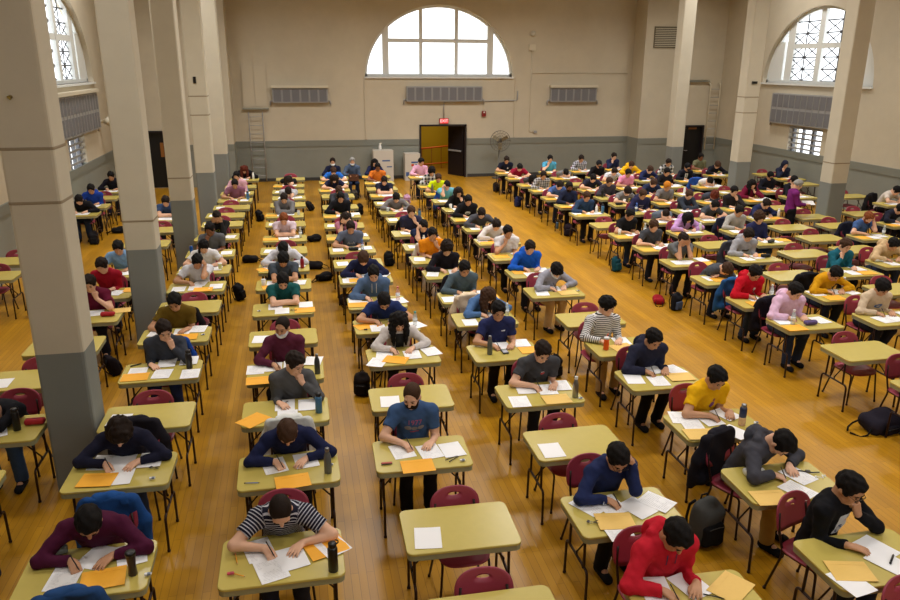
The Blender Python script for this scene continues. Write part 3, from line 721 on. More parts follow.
def small(kind):
    if kind in SM: return SM[kind]
    blk = mat('black_plastic', (16, 15, 17), .35); L = []
    def cyl(a, b, r, seg=8, r2=None):
        bm = bmesh.new(); tube(bm, [a, b], [r, r if r2 is None else r2], seg); return bm_mesh(kind, bm, True)
    def bx(w, d, h, r=.006, z=0, x=0, y=0):
        bm = bmesh.new(); prism(bm, w, d, min(r, w*.45, d*.45), z, z+h, min(.002, h*.3), 4)
        for v in bm.verts: v.co.x += x; v.co.y += y
        return bm_mesh(kind, bm)
    if kind in ('pen', 'pen_blue', 'marker', 'marker_green'):
        c = {'pen': (24, 24, 30), 'pen_blue': (40, 96, 190), 'marker': (20, 20, 22), 'marker_green': (70, 190, 60)}[kind]; r = .0045 if 'pen' in kind else .008
        L = [('barrel', cyl((-.06, 0, r), (.05, 0, r), r), mat(kind+'_plastic', c, .35)), ('tip', cyl((.05, 0, r), (.068, 0, r), r*.8, 8, .001), blk), ('cap', cyl((-.075, 0, r), (-.06, 0, r), r*1.1), blk)]
    elif kind == 'pencil':
        L = [('barrel', cyl((-.06, 0, .004), (.055, 0, .004), .004, 6), mat('yellow_pencil_paint', (236, 160, 20), .4)), ('tip', cyl((.055, 0, .004), (.072, 0, .004), .004, 6, .0006), mat('bare_wood', (214, 176, 128), .7)), ('rubber', cyl((-.074, 0, .004), (-.06, 0, .004), .0042, 8), mat('pink_rubber', (214, 90, 100), .8))]
    elif kind in ('eraser', 'eraser_pink', 'eraser_black'):
        c = {'eraser': (228, 228, 228), 'eraser_pink': (206, 76, 92), 'eraser_black': (18, 18, 20)}[kind]
        L = [('block', bx(.05, .022, .013, .004), mat(kind, c, .8)), ('sleeve', bx(.026, .024, .0145, .003, 0, .008), mat(kind+'_sleeve', (120, 130, 150) if kind == 'eraser' else tuple(int(x*.85) for x in c), .6))]
    elif kind.startswith('case'):
        c = {'case_grey': (120, 122, 112), 'case_purple': (92, 76, 128), 'case_white': (215, 215, 210), 'case_red': (170, 26, 36), 'case_black': (20, 20, 22), 'case_dark': (52, 54, 56)}[kind]
        F = Field((-.14, -.08, -.02), (.14, .08, .1), .006); F.box((0, 0, .032), (.10, .042, .031), .026); F.ripple(.002, 60, 1)
        L = [('pouch', F.mesh(kind), mat(kind, c, .8, 0, .1, 60)), ('zip', cyl((-.085, .0, .0635), (.085, 0, .0635), .003), mat('zip_grey', (60, 60, 58), .4))]
        if kind == 'case_grey':
            bm = bmesh.new(); tube(bm, [(-.03, .01, .066), (.01, -.012, .072), (.05, -.03, .068)], [.008, .012, .007]); L.append(('highlighter', bm_mesh('hl', bm, True), mat('highlighter_yellow', (214, 226, 40), .4)))
    elif kind == 'pencil_box':
        L = [('box', bx(.10, .026, .012, .004), mat('red_pencil_box', (176, 66, 40), .4)), ('sleeve', bx(.104, .03, .006, .004), blk)]
    elif kind == 'calculator':
        L = [('case', bx(.08, .15, .014, .008), mat('calc_grey', (48, 52, 62), .5)), ('display', bx(.06, .03, .002, .002, .0145, 0, .045), mat('calc_lcd', (150, 165, 150), .3)), ('keypad', bx(.064, .08, .003, .003, .0142, 0, -.02), mat('calc_keys', (180, 180, 190), .5))]
    elif kind == 'keys':
        bm = bmesh.new(); tube(bm, [(.014*math.cos(a), .014*math.sin(a), .003) for a in np.linspace(0, 2*PI, 14)], .002, 6)
        k = bmesh.new(); add_box(k, .04, .004, .004, .045, .008, .003, Euler((0, 0, .3))); add_box(k, .035, -.014, .004, .042, .008, .003, Euler((0, 0, -.5))); add_box(k, -.02, .015, .005, .03, .02, .006, Euler((0, 0, .9)))
        L = [('key_ring', bm_mesh('ring', bm, True), mat('brushed_steel', (150, 152, 155), .3, .9)), ('key_blades', bm_mesh('blades', k), mat('dark_key_metal', (70, 66, 60), .4, .7))]
    elif kind in ('earbuds', 'strap'):
        bm = bmesh.new()
        if kind == 'earbuds':
            tube(bm, [(-.05+.1*t, .018*math.sin(t*9)+.01*math.sin(t*17), .003) for t in np.linspace(0, 1, 26)], .003, 6); m = mat('white_plastic', (232, 232, 230), .4)
            k = bmesh.new(); bmesh.ops.create_uvsphere(k, u_segments=8, v_segments=6, radius=.007, matrix=Matrix.Translation((.05, .01, .007))); bmesh.ops.create_uvsphere(k, u_segments=8, v_segments=6, radius=.007, matrix=Matrix.Translation((-.052, -.004, .007)))
            L = [('cord', bm_mesh('c', bm, True), m), ('ear_pieces', bm_mesh('e', k, True), m)]
        else:
            tube(bm, [(-.10+.2*t, .07*(.5-t)+.008*math.sin(t*8), .005) for t in np.linspace(0, 1, 16)], .006, 6); k = bmesh.new(); add_box(k, .0, .0, .010, .04, .036, .012, Euler((0, 0, -.35)))
            L = [('band', bm_mesh('c', bm, True), blk), ('watch_case', bm_mesh('w', k), mat('dark_key_metal', (70, 66, 60), .4, .7))]
    SM[kind] = L
    return L
SMDESC = {'pen': ('black pen', 'pen'), 'pen_blue': ('blue pen', 'pen'), 'marker': ('black marker pen', 'pen'), 'marker_green': ('green marker pen', 'pen'), 'pencil': ('yellow pencil', 'pencil'), 'eraser': ('white eraser with sleeve', 'eraser'), 'eraser_pink': ('pink eraser', 'eraser'), 'eraser_black': ('black eraser', 'eraser'),
    'case_grey': ('grey pencil case with yellow highlighter', 'pencil case'), 'case_purple': ('purple pencil case', 'pencil case'), 'case_white': ('white pencil case', 'pencil case'), 'case_red': ('red pencil case', 'pencil case'), 'case_black': ('black pencil case', 'pencil case'), 'case_dark': ('dark grey pencil case', 'pencil case'), 'pencil_box': ('narrow red pencil box', 'pencil box'), 'calculator': ('grey pocket calculator', 'calculator'),
    'keys': ('bunch of keys', 'keys'), 'earbuds': ('white earphones', 'earphones'), 'strap': ('black wrist watch', 'watch')}
NAMES = {'flask': 'bottle', 'case': 'pencil_case', 'eraser': 'eraser', 'pen': 'pen', 'marker': 'marker_pen', 'pencil': 'pencil', 'strap': 'wrist_watch', 'earbuds': 'earphones', 'keys': 'key_bunch', 'pencil_box': 'pencil_box', 'calculator': 'calculator'}
def thing_name(kind):
    if kind in BOTDESC:
        return {'tumbler': 'tumbler', 'cup': 'drink_cup', 'can': 'drink_can', 'glass': 'drinking_glass', 'bottle': 'water_bottle'}[BOTDESC[kind][1]]
    return NAMES.get(kind) or NAMES.get(kind.split('_')[0])
PROT = {}
def put(kind, loc, rz, label, group=None):
    parts = bottle(kind) if kind in BOTDESC else small(kind)
    nm = thing_name(kind); cat = (BOTDESC.get(kind) or SMDESC.get(kind))[1]
    o = obj(nm, parts[0][1], parts[0][2], None, loc, (0, 0, rz)); tag(o, label, cat, group)
    for pn, me, m in parts[1:]: obj(pn, me, m, o)
    return o

# ------------------------------------------------------------------ bags and coats
BAGS = {}
def bag_meshes(style):
    if style in BAGS: return BAGS[style]
    h = .012
    if style == 'stand':
        F = Field((-.24, -.2, -.03), (.24, .2, .56), h); F.box((0, 0, .20), (.158, .10, .20), .085); F.ell((0, .015, .36), (.125, .075, .125), k=.07); F.cap((-.1, -.04, .30), (.09, -.05, .33), .045, k=.05); F.ripple(.009, 22, 1); F.plane((0, 0, .003), (0, 0, -1)); body = F.mesh('bag_body')
        F = Field((-.2, -.22, -.03), (.2, .1, .5), h); F.box((0, -.095, .15), (.115, .05, .115), .045); F.ripple(.004, 30, 2); pocket = F.mesh('bag_pocket')
        st = []
        for s in (-1, 1):
            bm = bmesh.new(); tube(bm, [(s*.08, .085, .43), (s*.09, .14, .36), (s*.10, .155, .22), (s*.11, .12, .08), (s*.12, .09, .03)], .014, 6); st.append(bm_mesh('strap', bm, True))
        bm = bmesh.new(); tube(bm, [(-.04, .06, .45), (-.03, .06, .49), (.03, .06, .49), (.04, .06, .45)], .009, 6); hd = bm_mesh('bag_handle', bm, True)
    else:  # slumped on the floor
        F = Field((-.32, -.26, -.03), (.32, .26, .34), h); F.box((0, 0, .10), (.24, .16, .10), .085, k=.05); F.ell((.10, .02, .14), (.15, .13, .10), k=.08); F.ripple(.008, 20, 2); F.plane((0, 0, .003), (0, 0, -1)); body = F.mesh('bag_body')
        F = Field((-.3, -.3, -.03), (.3, .1, .3), h); F.box((.02, -.14, .08), (.14, .06, .07), .05); F.ripple(.004, 30, 2); F.plane((0, 0, .004), (0, 0, -1)); pocket = F.mesh('bag_pocket')
        st = []
        for s in (-1, 1):
            bm = bmesh.new(); tube(bm, [(-.20, s*.08, .14), (-.30, s*.12, .05), (-.38, s*.1, .02), (-.44, s*.02+.03, .014)], .012, 6); st.append(bm_mesh('strap', bm, True))
        bm = bmesh.new(); tube(bm, [(.2, -.04, .16), (.25, -.03, .17), (.25, .03, .17), (.2, .04, .16)], .009, 6); hd = bm_mesh('bag_handle', bm, True)
    bm = bmesh.new(); tube(bm, [(-.08, -.142, .235), (-.04, -.146, .245), (.04, -.146, .245), (.08, -.142, .235)] if style == 'stand' else [(-.08, -.185, .125), (.02, -.196, .135), (.12, -.185, .125)], .004, 6); zp = bm_mesh('zip', bm, True)
    BAGS[style] = (body, pocket, st, hd, zp); return BAGS[style]
def bag(style, loc, rz, rgb, label, pocket_rgb=None, tilt=0., sc=.84, group='bags on the floor'):
    body, pocket, st, hd, zp = bag_meshes(style)
    m = cloth(rgb); mp = cloth(pocket_rgb or tuple(max(4, int(c*.8)) for c in rgb)); mk = cloth((14, 13, 15))
    o = obj('backpack', body, m, None, loc, (tilt, 0, rz), True); o.scale = (sc,)*3; tag(o, label, 'backpack', group)
    pk = obj('front_pocket', pocket, mp, o, shared=True)
    obj('zip', zp, mat('zip_grey', (60, 60, 58), .4), pk, shared=True)
    for s in st: obj('strap', s, mk, o, shared=True)
    obj('handle', hd, mk, o, shared=True)
    return o
JK = {}
def jacket(loc, rz, rgb, label, seed=0, lower=0):
    key = seed % 3
    if key not in JK:
        F = Field((-.36, -.12, .05), (.36, .42, 1.0), .012)
        F.box((0, .275, .62), (.22, .045, .235), .042, k=.04); F.cap((-.15, .25, .865), (.15, .25, .865), .035, k=.05)
        for s in (-1, 1): F.cap((s*.19, .28, .83), (s*.25, .30, .62), .05, .048, k=.05); F.cap((s*.25, .30, .62), (s*.26, .30+.02*key, .40-.03*key), .055, .045, k=.03)
        F.cap((-.2, .29, .42), (.17, .30, .36), .06, .05, k=.06)
        F.box((0, .215, .68), (.20, .011, .20), .01, k=.02, sub=True)
        F.ripple(.009, 19, key*1.9+.5)
        a = F.mesh('coat_body')
        F = Field((-.2, .1, .78), (.2, .36, 1.0), .011); F.cap((-.10, .28, .875), (.10, .28, .875), .038, k=.04); F.ell((0, .30, .84), (.13, .045, .07), k=.05); F.ripple(.005, 40, key); b = F.mesh('coat_collar')
        JK[key] = (a, b)
    a, b = JK[key]
    o = obj('jacket', a, cloth(rgb), None, loc, (0, 0, rz), True); tag(o, label, 'jacket', 'jackets hung on chairs')
    obj('collar', b, cloth(tuple(min(255, int(c*1.1)+4) for c in rgb)), o, shared=True)
    return o
# ------------------------------------------------------------------ the hall
XL, XR, YB, YS, YF, ZC = -5.95, 16.9, 29.5, 28.5, -3.0, 8.6
M_WALL = wall_mat('cream_over_grey_brick', CREAM, GREY, 1.52)
M_PIL = wall_mat('cream_over_grey_plaster', CREAMP, GREYP, 1.55, bumps=0)
M_WHITE = mat('white_window_paint', (226, 229, 226), .45); M_DIMW = mat('cream_gloss_trim', (214, 206, 184), .5)
M_RAIL = mat('grey_rail_paint', (128, 131, 122), .6); M_RADI = mat('grey_radiator_paint', (158, 158, 158), .5); M_DRAD = mat('dark_louvre', (116, 116, 120), .6)
M_DOOR = mat('dark_brown_door', (30, 22, 24), .5); M_GLASS = clear_mat('window_glass', (240, 245, 250), .05, .06)
def arch(cx, z0, hw, hh, n=40): return [(cx+hw*math.cos(PI*i/n), z0+hh*math.sin(PI*i/n)) for i in range(n+1)]
def rect(x0, x1, z0, z1): return [(x0, z0), (x1, z0), (x1, z1), (x0, z1)]
bm = bmesh.new(); add_box(bm, (XL+XR)/2, (YF+YB)/2, -.1, XR-XL+2, YB-YF+2, .2)
struct('floor', bm_mesh('floor', bm), floor_mat())
bm = bmesh.new(); add_box(bm, (XL+XR)/2, (YF+YB)/2, ZC+.1, XR-XL+2, YB-YF+2, .2)
struct('ceiling', bm_mesh('ceiling', bm), mat('cream_ceiling', (190, 180, 155), .8))
T = .4
BCX, BZ, BHW, BHH = 5.62, 3.85, 2.88, 2.58          # back window
SCY, SZ, SHW, SHH = 22.95, 3.74, 2.78, 2.44         # side windows
def wall(name, polys, M, off): return struct(name, xform(curve_fill(name, polys, T), Matrix.Translation(off) @ M), M_WALL)
o = [(-2.15, 0), (4.80, 0), (4.80, 2.06), (6.67, 2.06), (6.67, 0), (13.5, 0), (13.5, ZC), (-2.15, ZC)]
wall('wall_back', [o, arch(BCX, BZ, BHW, BHH)], WX, (0, YB+T/2, 0))
o = [(XL-T, 0), (-5.3, 0), (-5.3, 2.02), (-4.35, 2.02), (-4.35, 0), (-2.15, 0), (-2.15, ZC), (XL-T, ZC)]
wall('wall_back_side', [o], WX, (0, YS+T/2, 0))
o = [(13.5, 0), (15.45, 0), (15.45, 2.0), (16.33, 2.0), (16.33, 0), (XR+T, 0), (XR+T, ZC), (13.5, ZC)]
wall('wall_back_right', [o], WX, (0, YS+T/2, 0))
for nm, x in (('wall_recess_left', -2.15-.085), ('wall_recess_right', 13.585)):
    struct(nm, boxes_mesh(nm, [(x, (28.485+29.7)/2, ZC/2, .2, 29.7-28.485, ZC-.01)]), M_WALL)
LW = rect(22.06, 23.80, 1.34, 2.34)
wall('wall_right', [rect(YF, YS+T, 0, ZC), arch(SCY, SZ, SHW, SHH), LW], WY, (XR+T/2, 0, 0))
wall('wall_left', [rect(YF, YS+T, 0, ZC), arch(SCY, SZ, SHW, SHH), LW], WY, (XL-T/2, 0, 0))
wall('wall_front', [rect(XL-T, XR+T, 0, ZC), arch(BCX, 4.2, 4.2, 3.6)], WX, (0, YF-T/2, 0))
# grey rail board along the top of the painted dado
tr = []
for x0, x1, y in ((-2.15, 4.74, YB), (6.73, 13.5, YB), (XL, -5.36, YS), (-4.29, -2.15, YS), (13.5, 15.39, YS), (16.39, XR, YS)): tr.append(((x0+x1)/2, y-.012, 1.40, x1-x0, .024, .22))
struct('trim_1', boxes_mesh('trim_1', tr), M_RAIL)
struct('trim_2', boxes_mesh('trim_2', [(XL+.012, (YF+YS)/2, 1.40, .024, YS-YF, .22)]), M_RAIL)
struct('trim_3', boxes_mesh('trim_3', [(XR-.012, (YF+YS)/2, 1.40, .024, YS-YF, .22)]), M_RAIL)
struct('baseboard_back', boxes_mesh('baseboard_back', [((-2.15+4.74)/2, YB-.01, .06, 6.89, .02, .12), ((6.73+13.5)/2, YB-.01, .06, 6.77, .02, .12)]), mat('dark_grey_skirting', (58, 58, 56), .6))
struct('trim_4', boxes_mesh('trim_4', [(2.6, YB-.03, ZC/2+1.9, .0, .0, .0)][:0] or [(x, YB-.02, 2.7, .05, .04, 2.3) for x in (2.72, 8.62)]), mat('cream_pilaster_edge', CREAM, .75))
# arched windows: frame parts and panes stand in the wall opening
def arch_window(name, plane, off, cx, z0, hw, hh, mull, trans, wide, lead):
    root = empty(name, (0, 0, 0)); root['kind'] = 'structure'
    top = lambda x, m=0: z0+(hh-m)*math.sqrt(max(0, 1-((x-cx)/(hw-m))**2))
    P = Matrix.Translation(off) @ plane
    bm = bmesh.new(); n = 48; w = .11
    for i in range(n):
        a, b = PI*i/n, PI*(i+1)/n; q = []
        for t in (a, b):
            for k in (0, w): q.append((cx+(hw+.02-k)*math.cos(t), z0+(hh+.02-k)*math.sin(t)))
        loft(bm, [[(*p, d) for p in (q[0], q[1], q[3], q[2])] for d in (-.07, .07)])
    add_box(bm, cx, z0+.05, 0, 2*hw, .10, .14)
    obj('window_frame', xform(bm_mesh('window_frame', bm), P), M_WHITE, root)
    for x, ww in mull:
        bm = bmesh.new(); add_box(bm, x, (z0+top(x))/2, 0, ww, top(x)-z0, .12); obj('mullion', xform(bm_mesh('mullion', bm), P), M_WHITE, root)
    if trans:
        bm = bmesh.new(); x0, x1 = trans[1]; add_box(bm, (x0+x1)/2, trans[0], 0, x1-x0, trans[2], .10); obj('transom', xform(bm_mesh('transom', bm), P), M_WHITE, root)
    bm = bmesh.new(); add_box(bm, cx, z0-.03, wide*.12, 2*hw+.04, .06, .34); obj('window_sill', xform(bm_mesh('window_sill', bm), P), M_WHITE, root)
    bm = bmesh.new(); vs = [bm.verts.new((x, z, .0)) for x, z in arch(cx, z0, hw-.02, hh-.02, 48)]; bm.faces.new(vs); obj('pane', xform(bm_mesh('pane', bm), P), M_GLASS, root)
    if lead:
        bm = bmesh.new(); c, hgt = lead
        for (a, b) in c:
            nx = 2; dx = (b-a)/nx
            for i in range(1, nx): x = a+dx*i; add_box(bm, x, (z0+top(x, .1))/2, -.03, .04, top(x, .1)-z0, .02)
            z = z0+.1
            while z < z0+hh:
                xa = max(a, cx-(hw-.1)*math.sqrt(max(0, 1-((z-z0)/(hh-.1))**2)))
                xb = min(b, cx+(hw-.1)*math.sqrt(max(0, 1-((z-z0)/(hh-.1))**2)))
                if xb-xa > .05: add_box(bm, (xa+xb)/2, z, -.03, xb-xa, .04, .02)
                for i in range(nx):
                    for s in (-1, 1):
                        L = math.hypot(dx, hgt); mx, mz = a+dx*(i+.5), z+hgt/2
                        if top(mx-dx*.5, .15) > z+hgt and top(mx+dx*.5, .15) > z+hgt: add_box(bm, mx, mz, -.03, L, .03, .016, Euler((0, 0, s*math.atan2(hgt, dx))))
                z += hgt
        obj('leading', xform(bm_mesh('leading', bm), P), mat('grey_lead', (84, 88, 96), .6), root)
    return root
arch_window('window_1', WX, (0, YB+.22, 0), BCX, BZ, BHW, BHH, [(3.55, .24), (4.90, .13), (6.28, .13), (7.62, .24)], (5.16, (3.6, 7.6), .14), -1, None)
SM_ = [(SCY-1.62, .36), (SCY+1.62, .36), (SCY-2.3, .72), (SCY+2.3, .72), (SCY+.1, .24)]
arch_window('window_2', WY, (XR+.22, 0, 0), SCY, SZ, SHW, SHH, SM_, (SZ+1.22, (SCY-1.7, SCY+1.7), .16), -1, ([(SCY-1.58, SCY-.12), (SCY+.12, SCY+1.58)], .38))
arch_window('window_3', WY, (XL-.22, 0, 0), SCY, SZ, SHW, SHH, SM_, (SZ+1.22, (SCY-1.7, SCY+1.7), .16), 1, ([(SCY-1.58, SCY-.12), (SCY+.12, SCY+1.58)], .38))
for nm, x, s in (('window_4', XR+.2, -1), ('window_5', XL-.2, 1)):
    root = empty(nm, (0, 0, 0)); root['kind'] = 'structure'; y0, y1, z0, z1 = 22.06, 23.80, 1.34, 2.34
    obj('window_frame', boxes_mesh('f', [(x, y0+.04, (z0+z1)/2, .1, .08, z1-z0), (x, y1-.04, (z0+z1)/2, .1, .08, z1-z0), (x, (y0+y1)/2, z0+.03, .1, y1-y0, .06), (x, (y0+y1)/2, z1-.03, .1, y1-y0, .06), (x, y0+.66, (z0+z1)/2, .1, .12, z1-z0), (x, y0+1.2, (z0+z1)/2, .1, .05, z1-z0)]), M_DRAD, root)
    obj('window_bars', boxes_mesh('b', [(x+s*.14, (y0+y1)/2, z0+.17*k+.1, .03, y1-y0, .055) for k in range(6)]), M_RADI, root)
    obj('pane', boxes_mesh('p', [(x, (y0+y1)/2, (z0+z1)/2, .01, y1-y0-.1, z1-z0-.1)]), M_GLASS, root)
# pillars
M_SEAM = mat('tan_seam', (150, 136, 112), .7)
PIL = [(-2.41, 7.60), (-2.42, 12.05), (-2.40, 16.5), (-2.36, 20.77), (-2.34, 25.1), (13.18, 16.32), (13.26, 20.6), (13.36, 24.95), (13.2, 11.9), (13.2, 7.5)]
for i, (x, y) in enumerate(PIL):
    if i > 7: continue
    bm = bmesh.new(); R = lambda z, w=.46: [(a, b, z) for a, b in rrect(w, .43+w-.46, .03, 2)]
    loft(bm, [R(0), R(ZC)]); vs = bm_mesh('pillar', bm)
    p = struct('pillar', vs, M_PIL, None, (x, y+.215, 0))
    for z in {0: (3.06, 3.56), 1: (2.0,), 2: (2.02,), 3: (3.5, 3.03), 5: (2.04,), 6: (3.44, 2.99)}.get(i, ()):
        bm = bmesh.new(); loft(bm, [R(z-.014, .464), R(z-.01, .468), R(z+.01, .468), R(z+.014, .464)]); struct('pillar_band', bm_mesh('pillar_band', bm), M_SEAM, p)
# doors and the yellow corridor
def frame(nm, x0, x1, y, h, kids=True):
    r = empty(nm, (0, 0, 0)); r['kind'] = 'structure'
    obj('door_frame', boxes_mesh('door_frame', [(x0+.03, y+.1, h/2, .07, .3, h), (x1-.03, y+.1, h/2, .07, .3, h), ((x0+x1)/2, y+.1, h-.03, x1-x0, .3, .07)]), M_DOOR, r); return r
d = frame('door_1', 4.80, 6.67, YB, 2.06)
lf = obj('door_leaf', boxes_mesh('leaf', [(-.44, 0, 1.0, .88, .05, 1.98)]), M_DOOR, d, (6.60, YB+.12, 0), (0, 0, math.radians(-58)))
lf2 = obj('door_leaf', boxes_mesh('leaf2', [(.44, 0, 1.0, .88, .05, 1.98)]), M_DOOR, d, (4.87, YB+.2, 0), (0, 0, math.radians(97)))
obj('push_bar', boxes_mesh('pb', [(-.44, -.07, 1.0, .7, .05, .06)]), M_RADI, lf)
for nm, x0, x1 in (('door_2', -5.3, -4.35), ('door_3', 15.45, 16.33)):
    d = frame(nm, x0, x1, YS, 2.01); lf = obj('door_leaf', boxes_mesh('l', [((x0+x1)/2, YS+.12, .98, x1-x0-.12, .05, 1.95)]), mat('black_door', (10, 9, 10), .5), d)
    bm = bmesh.new(); tube(bm, [(x0+.14, YS+.09, 1.0), (x0+.14, YS+.03, 1.0), (x0+.26, YS+.03, 1.0)], .012); obj('door_handle', bm_mesh('h', bm, True), M_RADI, lf)
s = obj('door_sign', boxes_mesh('door_sign', [(15.88, YS+.07, 1.88, .34, .02, .07)]), mat('tan_door_sign', (150, 96, 40), .5)); tag(s, 'small tan sign at the top of the dark right door', 'sign')
s = obj('door_sign', boxes_mesh('door_sign', [(-4.62, YS+.08, 1.35, .12, .02, .5)]), mat('tan_door_sign', (150, 96, 40), .5)); tag(s, 'tan notice on the dark left door between pillars', 'sign')
M_YEL = mat('yellow_corridor_paint', (196, 160, 10), .6)
struct('wall_corridor', boxes_mesh('wall_corridor', [(5.7, 33.2, 1.6, 4.4, .2, 3.2), (3.6, 31.5, 1.6, .2, 3.6, 3.2), (7.8, 31.5, 1.6, .2, 3.6, 3.2), (5.7, 31.5, 3.1, 4.4, 3.6, .2)]), M_YEL)
struct('floor_corridor', boxes_mesh('floor_corridor', [(5.7, 31.8, -.095, 4.4, 3.8, .2)]), mat('corridor_floor', (170, 120, 26), .4))
bm = bmesh.new(); tube(bm, [(4.4, 32.2, .78), (7.3, 32.2, 1.02)], .035); r = obj('hand_railing', bm_mesh('hand_railing', bm, True), mat('orange_rail_paint', (224, 104, 12), .5)); tag(r, 'orange hand railing in the yellow corridor behind the doorway', 'railing')
bm = bmesh.new(); tube(bm, [(4.4, 32.2, .12), (7.3, 32.2, .30)], .03); obj('lower_rail', bm_mesh('lr', bm, True), MATS['orange_rail_paint'], r)
for k in range(7):
    x = 4.5+.42*k; bm = bmesh.new(); add_box(bm, x, 32.2, .40+.018*k, .04, .03, .80+.036*k); obj('baluster', bm_mesh('bal', bm), mat('ochre_baluster', (170, 120, 20), .5), r)
n = obj('notice', boxes_mesh('notice', [(4.98, 33.09, 1.75, .28, .012, .5)]), mat('pale_yellow_notice', (224, 200, 90), .6)); tag(n, 'pale notice posted on the yellow corridor wall', 'notice')
obj('red_print', boxes_mesh('rp', [(4.98, 33.083, 1.88, .22, .004, .05), (4.98, 33.083, 1.66, .22, .004, .05)]), mat('red_print', (200, 60, 30), .6), n)
# exit sign, alarm, pipes, fan, radiators, ladders, hatch
s = obj('exit_sign', boxes_mesh('exit_sign', [(5.76, YB-.05, 2.20, .36, .07, .2)]), mat('sign_case_white', (120, 90, 85), .5)); tag(s, 'glowing red exit sign above the open doorway', 'sign')
obj('sign_face', boxes_mesh('sf', [(5.76, YB-.088, 2.20, .32, .008, .165)]), emis('red_glow', (255, 60, 60), 1.0), s)
obj('lettering', xform(text_mesh('EXIT', .15), Matrix.Translation((5.76, YB-.0935, 2.20)) @ Matrix.Rotation(PI/2, 4, 'X')), emis('exit_letter_glow', (255, 190, 190), 1.4), s)
s = obj('fire_alarm', boxes_mesh('fire_alarm', [(7.36, YB-.04, 2.46, .15, .08, .21)]), mat('alarm_red', (130, 26, 22), .4)); tag(s, 'red fire alarm box on the wall right of the doorway', 'alarm')
obj('strobe', boxes_mesh('st', [(7.36, YB-.085, 2.52, .06, .02, .05)]), mat('white_plastic', (232, 232, 230), .4), s); obj('conduit', boxes_mesh('cd', [(7.36, YB-.02, 2.75, .03, .03, .38)]), M_DIMW, s)
bm = bmesh.new(); tube(bm, bend([(5.76, YB-.03, 2.3), (5.76, YB-.03, 2.92), (8.72, YB-.03, 2.96), (8.72, YB-.03, 3.32)], .08), .02, 6); tag(obj('conduit_pipe', bm_mesh('conduit_pipe', bm, True), M_RADI), 'grey conduit pipe running above the exit sign', 'pipe')
bm = bmesh.new(); tube(bm, [(9.25, YB-.03, 4.9), (9.25, YB-.03, 1.75), (9.45, YB-.03, 1.74)], .013, 6); tag(obj('conduit_pipe', bm_mesh('cp2', bm, True), M_DIMW), 'thin cream conduit dropping from the small wall box', 'pipe')
bm = bmesh.new(); tube(bm, [(9.3, YB-.03, 4.0), (13.3, YB-.03, 4.0)], .012, 6); tag(obj('conduit_pipe', bm_mesh('cp3', bm, True), M_DIMW), 'thin level conduit above the radiator right of the fan', 'pipe')
tag(obj('junction_box', boxes_mesh('jb', [(9.25, YB-.04, 4.95, .26, .08, .22)]), M_DIMW), 'small cream junction box right of the arched window', 'box')
bm = bmesh.new(); tube(bm, [(9.27, YB-.02, 5.45), (9.27, YB-.05, 5.45)], .11, 16); tag(obj('wall_bell', bm_mesh('wb', bm, True), M_DIMW), 'round cream bell on the wall above the junction box', 'bell')
tag(obj('switch_box', boxes_mesh('sb', [(9.5, YB-.03, 1.74, .14, .06, .1)]), M_RADI), 'small grey switch box at the dado right of the fan', 'box')
v = obj('wall_vent', boxes_mesh('wv', [(14.32, YS-.02, 5.35, .98, .04, .78)]), mat('brown_vent', (104, 96, 76), .7)); tag(v, 'square brown vent high on the wall beside the far right pillar', 'vent')
obj('louvre', boxes_mesh('wvl', [(14.32, YS-.045, 5.02+.065*k, .92, .012, .02) for k in range(11)]), M_DIMW, v)
def radiator(label, M, w, rows, h, shelf):
    r = obj('radiator', xform(boxes_mesh('radiator', [(0, -.09, 0, w, .14, h)]), M), M_RADI); tag(r, label, 'radiator', 'wall radiators')
    nf = max(4, int(w/.30)); L = []
    for q in range(rows):
        hh = h/rows; z = -h/2+hh*(q+.5)
        for k in range(nf):
            x = -w/2+w*(k+.5)/nf; L.append((x, -.163, z, w/nf-.07, .012, hh-.09))
    obj('grille', xform(boxes_mesh('grille', L), M), M_DRAD, r)
    L2 = [(x0, -.171, 0, .025, .012, h-.04) for x0 in [-w/2+w*k/nf for k in range(nf+1)]]
    obj('casing_strips', xform(boxes_mesh('cs', L2), M), M_RADI, r)
    if shelf: obj('shelf', xform(boxes_mesh('sh', [(0, -.11, h/2+.06, w+.08, .24, .09)]), M), M_DIMW, r)
    bm = bmesh.new()
    for s in (-1, 1): tube(bm, bend([(s*(w/2-.02), -.06, -h/2+.06), (s*(w/2+.10), -.06, -h/2+.06), (s*(w/2+.10), -.06, -h/2-.10)], .04), .03, 8)
    obj('valve', xform(bm_mesh('valve', bm, True), M), M_RADI, r)
radiator('grey wall radiator with cream shelf right of the ladder', Matrix.Translation((.31, YB, 3.17)), 2.0, 1, .52, True)
radiator('grey wall radiator under the large arched window', Matrix.Translation((5.77, YB, 3.22)), 2.95, 1, .56, False)
radiator('grey wall radiator with cream shelf right of the fan', Matrix.Translation((11.0, YB, 3.17)), 1.9, 1, .54, True)
RZ = lambda a: Matrix.Rotation(a, 4, 'Z')
radiator('two-row grey radiator under the right arched window', Matrix.Translation((XR, 23.0, 2.90)) @ RZ(-PI/2), 3.5, 2, 1.02, False)
radiator('two-row grey radiator with shelf under the left arched window', Matrix.Translation((XL, 23.0, 2.92)) @ RZ(PI/2), 4.4, 2, 1.06, True)
def ladder(label, x, y, w, z0, z1):
    bm = bmesh.new()
    for s in (0, 1): tube(bm, bend([(x+s*w, y-.16, z0), (x+s*w, y-.16, z1), (x+s*w, y-.01, z1+.02)], .05), .022, 8)
    o = obj('wall_ladder', bm_mesh('wl', bm, True), M_DIMW if x > 5 else M_RADI); tag(o, label, 'ladder')
    z = z0+.2
    while z < z1:
        bm = bmesh.new(); tube(bm, [(x, y-.16, z), (x+w, y-.16, z)], .013, 6); obj('rung', bm_mesh('rg', bm, True), M_RADI, o); z += .31
